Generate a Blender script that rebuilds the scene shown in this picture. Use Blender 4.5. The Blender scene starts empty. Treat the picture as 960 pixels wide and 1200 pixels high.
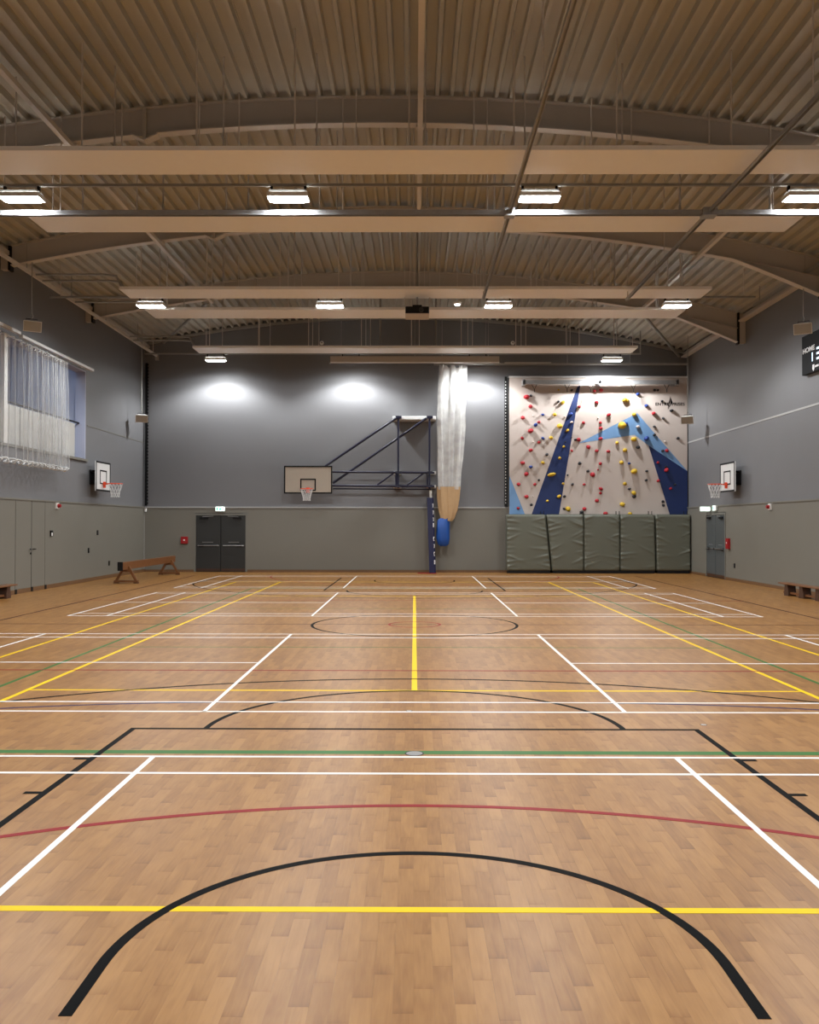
import bpy, bmesh, math, random
from mathutils import Vector, Matrix
PI = math.pi
S = bpy.context.scene
C = S.collection
# ------------------------------------------------------------------ camera, world, exposure
FPX = 1065.0
cam_d = bpy.data.cameras.new('camera')
cam_d.sensor_fit = 'VERTICAL'; cam_d.sensor_height = 36.0; cam_d.sensor_width = 28.8
cam_d.lens = FPX / 1200.0 * 36.0
cam_d.clip_end = 200
cam = bpy.data.objects.new('camera', cam_d); C.objects.link(cam)
cam.location = (0, 0, 1.76)
yaw = math.atan(6 / FPX); pitch = math.atan(15 / FPX)
cam.rotation_euler = (Matrix.Rotation(yaw, 3, 'Z') @ Matrix.Rotation(PI/2 + pitch, 3, 'X') @ Matrix.Rotation(0.0012, 3, 'Z')).to_euler()
S.camera = cam
w = bpy.data.worlds.new('world'); S.world = w; w.use_nodes = True
w.node_tree.nodes['Background'].inputs[0].default_value = (0.03, 0.035, 0.05, 1)
w.node_tree.nodes['Background'].inputs[1].default_value = 0.3
S.view_settings.view_transform = 'Standard'; S.view_settings.look = 'None'
S.view_settings.gamma = 1.0; S.view_settings.use_curve_mapping = False
S.view_settings.exposure = 0.25
LAMP = 30.0             # radiance of the lens of the hall's high-bay lamps
LAMP_W = 1120.0          # power of the wide downlight optics inside each of them
random.seed(7)

# ------------------------------------------------------------------ dimensions of the hall
XW, YB, YF = 10.1, 33.8, -1.65
YC = 16.07
ROOF0, ROOF1, ROOF2 = 9.51, -0.0155, -0.0112
def roof(x): return ROOF0 + ROOF1*x + ROOF2*x*x
def roof_slope(x): return ROOF1 + 2*ROOF2*x
BEAMS = [5.0, 10.7, 16.4, 22.1, 27.8]

# ------------------------------------------------------------------ materials
def srgb(r, g, b):
    f = lambda c: ((c/255+0.055)/1.055)**2.4 if c/255 > 0.04045 else c/255/12.92
    return (f(r), f(g), f(b), 1)
def mat(name, col, rough=0.6, metal=0.0, var=0.06, scale=6.0, bump=0.0, bscale=60.0, emit=None, estr=1.0, spec=0.5):
    m = bpy.data.materials.new(name); m.use_nodes = True
    nt = m.node_tree; b = nt.nodes['Principled BSDF']
    b.inputs['Roughness'].default_value = rough; b.inputs['Metallic'].default_value = metal
    b.inputs['Specular IOR Level'].default_value = spec
    tc = nt.nodes.new('ShaderNodeTexCoord')
    if var:
        n = nt.nodes.new('ShaderNodeTexNoise'); n.inputs['Scale'].default_value = scale; n.inputs['Detail'].default_value = 4
        nt.links.new(tc.outputs['Object'], n.inputs['Vector'])
        mx = nt.nodes.new('ShaderNodeMix'); mx.data_type = 'RGBA'
        mx.inputs[6].default_value = tuple(max(0, c*(1-var)) for c in col[:3]) + (1,)
        mx.inputs[7].default_value = tuple(min(1, c*(1+var)) for c in col[:3]) + (1,)
        nt.links.new(n.outputs['Fac'], mx.inputs[0]); nt.links.new(mx.outputs[2], b.inputs['Base Color'])
    else:
        b.inputs['Base Color'].default_value = col
    if bump:
        n2 = nt.nodes.new('ShaderNodeTexNoise'); n2.inputs['Scale'].default_value = bscale; n2.inputs['Detail'].default_value = 3
        nt.links.new(tc.outputs['Object'], n2.inputs['Vector'])
        bp = nt.nodes.new('ShaderNodeBump'); bp.inputs['Strength'].default_value = bump; bp.inputs['Distance'].default_value = 0.01
        nt.links.new(n2.outputs['Fac'], bp.inputs['Height']); nt.links.new(bp.outputs['Normal'], b.inputs['Normal'])
    if emit:
        b.inputs['Emission Color'].default_value = emit; b.inputs['Emission Strength'].default_value = estr
    return m

def plank_material():
    m = bpy.data.materials.new('vinyl_wood'); m.use_nodes = True
    nt = m.node_tree; N = nt.nodes; L = nt.links; b = N['Principled BSDF']
    b.inputs['Roughness'].default_value = 0.36; b.inputs['Specular IOR Level'].default_value = 0.14
    geo = N.new('ShaderNodeNewGeometry'); sep = N.new('ShaderNodeSeparateXYZ'); L.new(geo.outputs['Position'], sep.inputs[0])
    def M(op, a, bb=None, c=None):
        n = N.new('ShaderNodeMath'); n.operation = op
        for i, v in enumerate((a, bb, c)):
            if v is None: continue
            if isinstance(v, (int, float)): n.inputs[i].default_value = v
            else: L.new(v, n.inputs[i])
        return n.outputs[0]
    row = M('FLOOR', M('DIVIDE', M('ADD', sep.outputs['X'], 10.1), PW))
    off = M('FRACT', M('MULTIPLY', row, 0.61803))
    yy = M('ADD', M('DIVIDE', M('ADD', sep.outputs['Y'], 5.0), PL), off)
    col = M('FLOOR', yy); fy = M('FRACT', yy)
    comb = N.new('ShaderNodeCombineXYZ'); L.new(row, comb.inputs[0]); L.new(col, comb.inputs[1])
    wn = N.new('ShaderNodeTexWhiteNoise'); wn.noise_dimensions = '3D'; L.new(comb.outputs[0], wn.inputs['Vector'])
    # wood figure: noise stretched along the plank, shifted by a random amount per plank
    cg = N.new('ShaderNodeCombineXYZ')
    L.new(M('MULTIPLY', sep.outputs['X'], 42.0), cg.inputs[0]); L.new(M('MULTIPLY', sep.outputs['Y'], 3.2), cg.inputs[1])
    L.new(M('MULTIPLY', wn.outputs['Value'], 90.0), cg.inputs[2])
    g = N.new('ShaderNodeTexNoise'); g.inputs['Scale'].default_value = 1.0; g.inputs['Detail'].default_value = 5; g.inputs['Distortion'].default_value = 1.2
    L.new(cg.outputs[0], g.inputs['Vector'])
    cg2 = N.new('ShaderNodeCombineXYZ')
    L.new(M('MULTIPLY', sep.outputs['X'], 14.0), cg2.inputs[0]); L.new(M('MULTIPLY', sep.outputs['Y'], 4.0), cg2.inputs[1]); L.new(M('MULTIPLY', wn.outputs['Value'], 50.0), cg2.inputs[2])
    g2 = N.new('ShaderNodeTexNoise'); g2.inputs['Scale'].default_value = 1.0; g2.inputs['Detail'].default_value = 2
    L.new(cg2.outputs[0], g2.inputs['Vector'])
    t = M('ADD', M('ADD', 0.12, M('MULTIPLY', wn.outputs['Value'], 0.32)), M('ADD', M('MULTIPLY', g.outputs['Fac'], 0.5), M('MULTIPLY', g2.outputs['Fac'], 0.55)))
    # printed board ends are a little darker at one end
    end = M('POWER', M('SUBTRACT', 1.0, fy), 10.0)
    t = M('SUBTRACT', t, M('MULTIPLY', end, 0.22))
    ramp = N.new('ShaderNodeValToRGB')
    ramp.color_ramp.elements[0].position = 0.25; ramp.color_ramp.elements[0].color = srgb(104, 67, 31)
    ramp.color_ramp.elements[1].position = 1.25 if False else 1.0; ramp.color_ramp.elements[1].color = srgb(156, 113, 63)
    e = ramp.color_ramp.elements.new(0.62); e.color = srgb(134, 92, 47)
    L.new(t, ramp.inputs[0]); L.new(ramp.outputs[0], b.inputs['Base Color'])
    return m
PW, PL = 0.0765, 0.46

M = {}
M['plank'] = plank_material()
M['slab'] = mat('floor_joint', srgb(120, 84, 55), 0.6)
M['wall_up'] = mat('painted_blockwork_grey', srgb(109, 109, 111), 0.55, bump=0.12, bscale=90, var=0.035, scale=1.4)
M['wall_low'] = mat('rebound_board_grey', srgb(113, 110, 101), 0.5, var=0.025, scale=1.2)
M['trim'] = mat('pale_trim', srgb(166, 166, 165), 0.3)
M['skirt'] = mat('timber_skirting', srgb(106, 76, 48), 0.5, var=0.12, scale=9)
M['deck'] = mat('roof_deck_steel', srgb(182, 179, 168), 0.4, var=0.06, scale=1.6)
M['dark'] = mat('black_plastic', srgb(16, 16, 17), 0.55, spec=0.25, var=0.1)
M['beam'] = mat('painted_beam', srgb(184, 178, 170), 0.5, var=0.03)
M['tie'] = mat('painted_tie', srgb(206, 200, 192), 0.45, var=0.03)
M['galv'] = mat('galvanised_steel', srgb(160, 161, 162), 0.35, metal=0.45, var=0.15, scale=12)
M['pipe'] = mat('steel_pipe', srgb(160, 158, 152), 0.4, metal=0.5, var=0.05)
M['panel'] = mat('white_radiant_panel', srgb(238, 236, 231), 0.4, var=0.02)
M['housing'] = mat('beige_housing', srgb(188, 178, 166), 0.5, var=0.03)
M['white'] = mat('white_paint', srgb(225, 224, 220), 0.45, var=0.03)
M['climb'] = mat('climbing_board', srgb(196, 184, 176), 0.7, var=0.03, scale=2, bump=0.1, bscale=120)
M['lblue'] = mat('light_blue_paint', srgb(112, 152, 196), 0.65, var=0.04)
M['dblue'] = mat('dark_blue_paint', srgb(16, 40, 92), 0.6, var=0.06)
M['navy'] = mat('navy_steel', srgb(12, 14, 44), 0.4, var=0.08)
M['navypad'] = mat('navy_vinyl', srgb(22, 28, 66), 0.45, var=0.08)
M['mat'] = mat('grey_green_vinyl', srgb(98, 100, 88), 0.38, var=0.05, scale=3)
M['door'] = mat('dark_grey_door', srgb(38, 39, 38), 0.5, var=0.05)
M['doorr'] = mat('grey_door', srgb(74, 79, 80), 0.5, var=0.05)
M['frame'] = mat('grey_frame', srgb(112, 110, 102), 0.45, var=0.03)
M['steel'] = mat('brushed_steel', srgb(170, 170, 170), 0.3, metal=0.8, var=0.05)
M['red'] = mat('red_plastic', srgb(150, 16, 24), 0.4, var=0.05)
M['orange'] = mat('orange_hoop', srgb(222, 74, 38), 0.4, var=0.05)
M['hold_red'] = mat('hold_red', srgb(166, 22, 36), 0.6, var=0.1)
M['hold_yel'] = mat('hold_yellow', srgb(200, 164, 36), 0.6, var=0.1)
M['hold_blue'] = mat('hold_blue', srgb(30, 58, 130), 0.6, var=0.1)
M['hold_blk'] = mat('hold_black', srgb(24, 24, 29), 0.6, var=0.1)
M['hold_wht'] = mat('hold_pale', srgb(205, 190, 180), 0.6, var=0.1)
M['wood'] = mat('bench_wood', srgb(112, 70, 36), 0.45, var=0.18, scale=7)
M['dwood'] = mat('bench_leg_wood', srgb(66, 40, 25), 0.5, var=0.15, scale=7)
M['board'] = mat('backboard_cream', srgb(168, 157, 142), 0.5, var=0.02)
M['boardw'] = mat('backboard_white', srgb(212, 212, 210), 0.45, var=0.02)
M['canvas'] = mat('beige_canvas', srgb(186, 154, 114), 0.75, var=0.08, bump=0.3)
M['bag'] = mat('blue_bag', srgb(14, 70, 146), 0.55, var=0.15, scale=9, bump=0.5, bscale=14)
M['parapet'] = mat('white_parapet', srgb(186, 185, 180), 0.5, var=0.02)
M['gal_wall'] = mat('gallery_wall', srgb(176, 180, 200), 0.7, var=0.02)
M['gal_bluelit'] = mat('gallery_bluelit_wall', srgb(110, 136, 172), 0.7, var=0.05)  # blue light on the gallery back wall, put into its colour
M['lamp'] = mat('lamp_lens', (0.9, 0.9, 0.9, 1), 0.5, var=0, emit=(0.96, 0.985, 1.0, 1), estr=LAMP)
M['gal_fill'] = mat('gallery_fill_light', (0.9, 0.9, 0.9, 1), 0.5, var=0, emit=(0.5, 0.72, 1.0, 1), estr=10)  # glow of the added, unseen gallery lights
M['exit'] = mat('exit_face', (0.8, 0.9, 0.85, 1), 0.5, var=0, emit=(0.75, 1.0, 0.92, 1), estr=1.6)
M['exitg'] = mat('exit_green', srgb(0, 130, 70), 0.5, var=0, emit=(0.05, 0.7, 0.4, 1), estr=0.9)
M['emerg'] = mat('emergency_lens', (0.9, 0.9, 0.9, 1), 0.5, var=0, emit=(1, 1, 0.97, 1), estr=4)
M['digit'] = mat('score_digit', (0.6, 0.8, 1, 1), 0.5, var=0, emit=(0.7, 0.88, 1, 1), estr=1.1)
M['print'] = mat('white_print', srgb(235, 235, 235), 0.5, var=0)
M['blackprint'] = mat('black_print', srgb(12, 12, 14), 0.6, spec=0.2, var=0)
M['ln_white'] = mat('line_white', srgb(226, 225, 222), 0.45, spec=0.07, var=0.03)
M['ln_black'] = mat('line_black', srgb(12, 12, 12), 0.5, spec=0.015, var=0.1)
M['ln_red'] = mat('line_red', srgb(132, 20, 25), 0.45, spec=0.07, var=0.05)
M['ln_brown'] = mat('line_dark_red', srgb(66, 28, 24), 0.45, spec=0.07, var=0.05)
M['ln_yellow'] = mat('line_yellow', srgb(226, 188, 10), 0.45, spec=0.07, var=0.04)
M['ln_green'] = mat('line_green', srgb(52, 104, 48), 0.45, spec=0.07, var=0.05)
M['ln_purple'] = mat('line_purple', srgb(44, 36, 78), 0.45, spec=0.07, var=0.05)

def netmat(name, col, fac):
    m = bpy.data.materials.new(name); m.use_nodes = True
    nt = m.node_tree; b = nt.nodes['Principled BSDF']; out = nt.nodes['Material Output']
    b.inputs['Base Color'].default_value = col; b.inputs['Roughness'].default_value = 0.8
    tr = nt.nodes.new('ShaderNodeBsdfTransparent'); mx = nt.nodes.new('ShaderNodeMixShader')
    tc = nt.nodes.new('ShaderNodeTexCoord'); no = nt.nodes.new('ShaderNodeTexNoise')
    no.inputs['Scale'].default_value = 3; nt.links.new(tc.outputs['Object'], no.inputs['Vector'])
    mr = nt.nodes.new('ShaderNodeMapRange'); mr.inputs[1].default_value = 0.3; mr.inputs[2].default_value = 0.7
    mr.inputs[3].default_value = fac*0.75; mr.inputs[4].default_value = fac*1.25
    nt.links.new(no.outputs['Fac'], mr.inputs[0]); nt.links.new(mr.outputs[0], mx.inputs[0])
    nt.links.new(tr.outputs[0], mx.inputs[1]); nt.links.new(b.outputs[0], mx.inputs[2]); nt.links.new(mx.outputs[0], out.inputs['Surface'])
    return m
M['net'] = netmat('white_net', srgb(236, 238, 240), 0.11)
M['net2'] = netmat('white_net_bundle', srgb(236, 236, 234), 0.42)
M['hoopnet'] = netmat('hoop_net', srgb(235, 235, 232), 0.75)

# ------------------------------------------------------------------ mesh helpers
class MB:
    def __init__(s): s.v = []; s.f = []; s.sm = []
    def add(s, vs, fs, smooth=False):
        o = len(s.v); s.v += [tuple(v) for v in vs]
        for f in fs: s.f.append(tuple(i+o for i in f)); s.sm.append(smooth)
        return s
    def box(s, x0, x1, y0, y1, z0, z1):
        vs = [(x, y, z) for z in (z0, z1) for y in (y0, y1) for x in (x0, x1)]
        return s.add(vs, [(0,2,3,1),(4,5,7,6),(0,1,5,4),(2,6,7,3),(0,4,6,2),(1,3,7,5)])
    def bar(s, a, b, w, h=None):
        a = Vector(a); b = Vector(b); h = h or w; d = (b-a).normalized()
        u = d.cross(Vector((0,0,1)));
        if u.length < 1e-3: u = Vector((1,0,0))
        u.normalize(); v = u.cross(d)
        vs = []
        for p in (a, b):
            for i, j in ((-1,-1),(1,-1),(1,1),(-1,1)): vs.append(p + u*i*w/2 + v*j*h/2)
        return s.add(vs, [(3,2,1,0),(4,5,6,7),(0,1,5,4),(1,2,6,5),(2,3,7,6),(3,0,4,7)])
    def tube(s, pts, r, n=8, cap=True):
        pts = [Vector(p) for p in pts]; rings = []; up = None
        for i, p in enumerate(pts):
            d = ((pts[min(i+1, len(pts)-1)] - pts[max(i-1, 0)])).normalized()
            u = d.cross(Vector((0,0,1)) if abs(d.z) < 0.95 else Vector((1,0,0))).normalized() if up is None else (up - d*up.dot(d)).normalized()
            up = u; v = d.cross(u); rr = r[i] if isinstance(r, (list, tuple)) else r
            rings.append([p + (u*math.cos(2*PI*k/n) + v*math.sin(2*PI*k/n))*rr for k in range(n)])
        vs = [q for R in rings for q in R]; fs = []
        for i in range(len(pts)-1):
            for k in range(n): fs.append((i*n+k, i*n+(k+1)%n, (i+1)*n+(k+1)%n, (i+1)*n+k))
        s.add(vs, fs, True)
        if cap:
            s.add(rings[0], [tuple(range(n))[::-1]]); s.add(rings[-1], [tuple(range(n))])
        return s
    def loft(s, rings, closed=True, smooth=True, caps=True):
        n = len(rings[0]); vs = [q for R in rings for q in R]; fs = []
        for i in range(len(rings)-1):
            for k in range(n if closed else n-1):
                fs.append((i*n+k, i*n+(k+1)%n, (i+1)*n+(k+1)%n, (i+1)*n+k))
        s.add(vs, fs, smooth)
        if caps and closed:
            s.add(rings[0], [tuple(range(n))[::-1]]); s.add(rings[-1], [tuple(range(n))])
        return s
    def prism(s, poly, axis, a, b):
        # poly: 2D points; axis 'y': (x,z) extruded y a..b; 'x': (y,z); 'z': (x,y)
        def P(p, t): return {'y': (p[0], t, p[1]), 'x': (t, p[0], p[1]), 'z': (p[0], p[1], t)}[axis]
        n = len(poly); vs = [P(p, a) for p in poly] + [P(p, b) for p in poly]
        fs = [tuple(range(n))[::-1], tuple(range(n, 2*n))] + [(i, (i+1)%n, n+(i+1)%n, n+i) for i in range(n)]
        return s.add(vs, fs)
    def mesh(s, name):
        me = bpy.data.meshes.new(name); me.from_pydata(s.v, [], s.f)
        me.polygons.foreach_set('use_smooth', s.sm); me.update()
        bm = bmesh.new(); bm.from_mesh(me); bmesh.ops.recalc_face_normals(bm, faces=bm.faces); bm.to_mesh(me); bm.free()
        return me
    def build(s, name, m, parent=None, loc=None, bevel=0):
        me = s.mesh(name); me.materials.append(m if not isinstance(m, str) else M[m])
        o = bpy.data.objects.new(name, me); C.objects.link(o)
        if parent: o.parent = parent
        if loc: o.location = loc
        if bevel:
            md = o.modifiers.new('bevel', 'BEVEL'); md.width = bevel; md.segments = 2; md.limit_method = 'ANGLE'
        return o
def B(x0, x1, y0, y1, z0, z1): return MB().box(x0, x1, y0, y1, z0, z1)
def thing(name, label, cat, loc=(0,0,0), rz=0, group=None):
    o = bpy.data.objects.new(name, None); C.objects.link(o); o.location = loc; o.rotation_euler = (0,0,rz)
    o.empty_display_size = 0.1
    o['label'] = label; o['category'] = cat
    if group: o['group'] = group
    return o
def tag(o, label, cat, group=None):
    o['label'] = label; o['category'] = cat
    if group: o['group'] = group
    return o
def struct(o, label, cat):
    o['kind'] = 'structure'; o['label'] = label; o['category'] = cat; return o
def sempty(name, label, cat, loc=(0,0,0)):
    return struct(thing(name, label, cat, loc), label, cat)
def link_copy(me, name, parent=None, loc=(0,0,0), rot=(0,0,0), sc=(1,1,1)):
    o = bpy.data.objects.new(name, me); C.objects.link(o); o.location = loc; o.rotation_euler = rot; o.scale = sc
    if parent: o.parent = parent
    return o
def text(body, size, m, name, parent, mtx, extrude=0.002, sx=1.0, shear=0.0, align='CENTER', bold=0.0):
    cu = bpy.data.curves.new('t', 'FONT'); cu.body = body; cu.size = size; cu.extrude = extrude; cu.align_x = align; cu.align_y = 'CENTER'; cu.shear = shear; cu.offset = bold
    to = bpy.data.objects.new('t', cu); C.objects.link(to)
    me = bpy.data.meshes.new_from_object(to); bpy.data.objects.remove(to); bpy.data.curves.remove(cu)
    me.transform(mtx @ Matrix.Diagonal((sx, 1, 1, 1))); me.materials.clear(); me.materials.append(M[m])
    o = bpy.data.objects.new(name, me); C.objects.link(o); o.parent = parent
    return o
# lettering frames: facing the camera (-Y) and facing into the hall from the right wall (-X)
def face_back(x, y, z): return Matrix.Translation((x, y, z)) @ Matrix(((1,0,0,0),(0,0,-1,0),(0,1,0,0),(0,0,0,1)))
def face_right(x, y, z): return Matrix.Translation((x, y, z)) @ Matrix(((0,0,-1,0),(-1,0,0,0),(0,1,0,0),(0,0,0,1)))

# ================================================================== FLOOR
floor = struct(B(-XW, XW, YF, YB, -0.2, -0.003).build('floor', 'slab'), 'wood effect sports hall floor with coloured court lines', 'floor')
def px_depth_area(x, y):   # rough size of a board as the camera sees it
    return 1.0 / (y**3)
planks = []
nrow = int(2*XW/PW) + 1
for r in range(nrow):
    x0 = -XW + r*PW; x1 = min(x0 + PW, XW)
    off = (r*0.61803) % 1.0
    c = int(math.floor((YF+5.0)/PL + off))
    while True:
        y0 = (c - off)*PL - 5.0; y1 = y0 + PL
        if y0 >= YB: break
        planks.append((r, c, x0, x1, max(y0, YF), min(y1, YB))); c += 1
vis = [p for p in planks if p[4] > 3.25 and abs((p[2]+p[3])/2) < 0.445*(p[4]+p[5])/2 and p[3]-p[2] > PW-1e-6]
vis.sort(key=lambda p: (p[4]+p[5])/2)
near = set((p[0], p[1]) for p in vis[:300])
G = 0.00025
me_plank = B(-PW/2+G, PW/2-G, -PL/2+G, PL/2-G, -0.003, 0).mesh('plank'); me_plank.materials.append(M['plank'])
mb = MB()
for r, c, x0, x1, y0, y1 in planks:
    if (r, c) in near:
        link_copy(me_plank, 'plank', floor, ((x0+x1)/2, (y0+y1)/2, 0))
    else:
        mb.add([(x0+G, y0+G, 0), (x1-G, y0+G, 0), (x1-G, y1-G, 0), (x0+G, y1-G, 0)], [(0,1,2,3)])
far = mb.build('plank_field', 'plank', floor); far['kind'] = 'stuff'

# court markings: thin painted strips, each a part of the floor
ZL = {'ln_green': 0.6, 'ln_brown': 0.8, 'ln_purple': 1.0, 'ln_yellow': 1.2, 'ln_black': 1.4, 'ln_red': 1.6, 'ln_white': 1.8}
LN = [0]
def lz(m):          # every strip gets a hair of its own thickness so that crossings never coincide
    LN[0] += 1; return (ZL[m] + 0.022*(LN[0] % 8))/1000.0
def line(name, m, x0, y0, x1, y1, wd=0.05):
    z = lz(m)
    a = Vector((x0, y0)); b = Vector((x1, y1)); d = (b-a).normalized(); n = Vector((-d.y, d.x))*wd/2
    q = [a+n, a-n, b-n, b+n]
    MB().prism([tuple(p) for p in q], 'z', 0.0, z).build(name, m, floor)
def arc(name, m, cx, cy, r, a0, a1, wd=0.05, n=64):
    z = lz(m); mb = MB(); rings = []
    for i in range(n+1):
        a = math.radians(a0 + (a1-a0)*i/n); c, s = math.cos(a), math.sin(a)
        rings.append([(cx+c*(r-wd/2), cy+s*(r-wd/2), 0.0), (cx+c*(r+wd/2), cy+s*(r+wd/2), 0.0), (cx+c*(r+wd/2), cy+s*(r+wd/2), z), (cx+c*(r-wd/2), cy+s*(r-wd/2), z)])
    mb.loft(rings, smooth=False).build(name, m, floor)
# badminton, white, four courts side by side (nets along the length of the hall)
for y0 in (YC-15.24, YC-7.52, YC+1.42, YC+9.14):
    y1 = y0 + 6.1; ym = (y0+y1)/2
    for s in (-1, 1):
        line('badminton_line', 'ln_white', s*1.98, y0, s*1.98, y1, 0.04)
        for xx in (5.94, 6.68): line('badminton_line', 'ln_white', s*xx, y0, s*xx, y1, 0.04)
        line('badminton_line', 'ln_white', s*1.98, ym, s*6.7, ym, 0.04)
    for yy in (y0+0.02, y0+0.48, y1-0.48, y1-0.02): line('badminton_line', 'ln_white', -6.7, yy, 6.7, yy, 0.04)
# tennis, yellow
for s in (-1, 1):
    line('tennis_line', 'ln_yellow', s*5.485, YC-11.9, s*5.485, YC+11.9); line('tennis_line', 'ln_yellow', s*4.115, YC-11.9, s*4.115, YC+11.9, 0.055)
    line('tennis_line', 'ln_yellow', -5.485, YC+s*11.89, 5.485, YC+s*11.89, 0.055)
    line('tennis_line', 'ln_yellow', -4.115, YC+s*6.4, 4.115, YC+s*6.4)
line('tennis_line', 'ln_yellow', 0, YC-6.4, 0, YC+6.4, 0.06)
# volleyball, green
for s in (-1, 1):
    line('volleyball_line', 'ln_green', s*4.5, YC-9, s*4.5, YC+9)
    line('volleyball_line', 'ln_green', -4.5, YC+s*9.02, 4.5, YC+s*9.02, 0.1)
    line('volleyball_line', 'ln_green', -4.5, YC+s*3, 4.5, YC+s*3, 0.04)
# netball, red (side lines a darker red)
for s in (-1, 1):
    line('netball_line', 'ln_brown', s*7.6, YC-15.25, s*7.6, YC+15.25, 0.06)
    line('netball_line', 'ln_red', -7.6, YC+s*5.08, 7.6, YC+s*5.08, 0.045)
    arc('netball_circle', 'ln_red', 0, YC+s*15.25, 4.9, 0 if s < 0 else 180, 180 if s < 0 else 360)
arc('netball_circle', 'ln_red', 0, YC, 0.45, 0, 360, 0.04)
# basketball, black
line('basketball_line', 'ln_brown', -7.5, YC, 7.5, YC, 0.05)
arc('basketball_arc', 'ln_black', 0, YC, 1.8, 0, 360)
for s in (-1, 1):
    base = YC - s*14.0; A = 0 if s > 0 else 180
    yft = base + s*5.78
    line('basketball_line', 'ln_black', -2.45, yft, 2.45, yft)
    for k in (-1, 1):
        line('basketball_line', 'ln_black', k*2.425, base, k*2.425, yft)
        for d in (2.05, 2.95, 3.9, 4.77): line('lane_mark', 'ln_black', k*2.45, base+s*d, k*2.56, base+s*d)
        line('basketball_line', 'ln_black', k*1.25, base+s*1.2, k*1.25, base+s*1.575)
        line('basketball_line', 'ln_black', k*6.6, base, k*6.6, base+s*2.98)
    arc('basketball_arc', 'ln_black', 0, yft, 1.8, A, A+180)
    arc('basketball_arc', 'ln_black', 0, base+s*1.575, 1.25, A, A+180)
    arc('basketball_arc', 'ln_black', 0, base+s*1.575, 6.75, A+12, A+168, n=90)
# purple arc, flat across the goal mouth
line('handball_line', 'ln_purple', -1.5, 9.03, 1.5, 9.03, 0.045)
arc('handball_arc', 'ln_purple', 1.5, 0.03, 9.0, 52, 90, 0.045); arc('handball_arc', 'ln_purple', -1.5, 0.03, 9.0, 90, 128, 0.045)
# floor sockets
for x, y, r in ((0.0, 7.02, 0.075), (-0.05, 8.62, 0.03), (2.55, 8.05, 0.03)):
    mbb = MB(); mbb.tube([(x, y, 0.0), (x, y, 0.0012)], r, 20)
    o = mbb.build('floor_socket', 'dark', floor)
    MB().tube([(x, y, 0.001), (x, y, 0.002)], r*0.84, 20).build('socket_cover', 'steel', o)

# ================================================================== WALLS
def gable(y0, y1, zoff=0.12):
    xs = [-XW-0.3 + (2*XW+0.6)*i/40 for i in range(41)]
    poly = [(xs[0], 0), (xs[-1], 0)] + [(x, roof(x)+zoff) for x in reversed(xs)]
    return MB().prism(poly, 'y', y0, y1)
wb = struct(gable(YB, YB+0.3).build('wall_back', 'wall_up'), 'tall grey rear wall of the sports hall', 'wall')
wf = struct(gable(YF-0.3, YF).build('wall_front', 'wall_up'), 'grey wall behind the camera', 'wall')
DZ = 2.38
WY0, WY1, WZ0, WZ1 = 16.9, 27.75, 3.76, 6.45       # gallery opening in the left wall
HL = roof(-XW) + 0.12; HR = roof(XW) + 0.12
mb = MB(); mb.box(-XW-0.3, -XW, YF, YB, 0, WZ0); mb.box(-XW-0.3, -XW, YF, YB, WZ1, HL); mb.box(-XW-0.3, -XW, YF, WY0, WZ0, WZ1); mb.box(-XW-0.3, -XW, WY1, YB, WZ0, WZ1)
wl = struct(mb.build('wall_left', 'wall_up'), 'grey left wall with a gallery opening high up', 'wall')
wr = struct(B(XW, XW+0.3, YF, YB, 0, HR).build('wall_right', 'wall_up'), 'grey right wall carrying scoreboard and basketball hoop', 'wall')
# lower rebound boards, proud of the wall, with a pale ledge on top
T = 0.04
B(-XW+T, -8.20, YB-T, YB, 0.09, DZ).build('dado_panel', 'wall_low', wb)
B(-6.22, XW-T, YB-T, YB, 0.09, DZ).build('dado_panel', 'wall_low', wb)
B(-8.20, -6.22, YB-T, YB, 2.19, DZ).build('dado_panel', 'wall_low', wb)
for a, b in ((YF, 22.83), (22.85, 23.78), (23.82, 24.67), (24.69, YB-T)): B(-XW, -XW+T, a, b, 0.09, DZ).build('dado_panel', 'wall_low', wl)
for a, b in ((YF, 29.44), (31.42, YB-T)): B(XW-T, XW, a, b, 0.09, DZ).build('dado_panel', 'wall_low', wr)
B(XW-T, XW, 29.44, 31.42, 2.19, DZ).build('dado_panel', 'wall_low', wr)
struct(B(-XW+T, XW-T, YB-T-0.02, YB, DZ, DZ+0.045).build('trim_1', 'trim'), 'pale ledge along the rear wall above the lower boards', 'trim')
struct(B(-XW, -XW+T+0.02, YF, YB-T-0.02, DZ, DZ+0.045).build('trim_2', 'wall_low'), 'grey ledge along the left wall above the lower boards', 'trim')
struct(B(XW-T-0.02, XW, YF, YB-T-0.02, DZ, DZ+0.045).build('trim_3', 'wall_low'), 'grey ledge along the right wall above the lower boards', 'trim')
struct(B(XW-0.012, XW, YF, YB, 4.78, 4.83).build('trim_4', 'trim'), 'pale joint strip across the right wall at mid height', 'trim')
struct(B(-XW, -XW+0.012, 27.9, YB, 4.79, 4.82).build('trim_5', 'frame'), 'thin pale joint strip on the left wall beyond the gallery', 'trim')
struct(B(-XW, 3.4, YB-0.006, YB, 7.13, 7.15).build('trim_6', 'wall_up'), 'faint horizontal joint high on the rear wall', 'trim')
struct(B(-XW+0.012, -XW+0.05, YB-T-0.012, YB-T, 0.09, DZ).build('trim_7', 'trim'), 'thin pale corner bead at left rear corner', 'trim')
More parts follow.
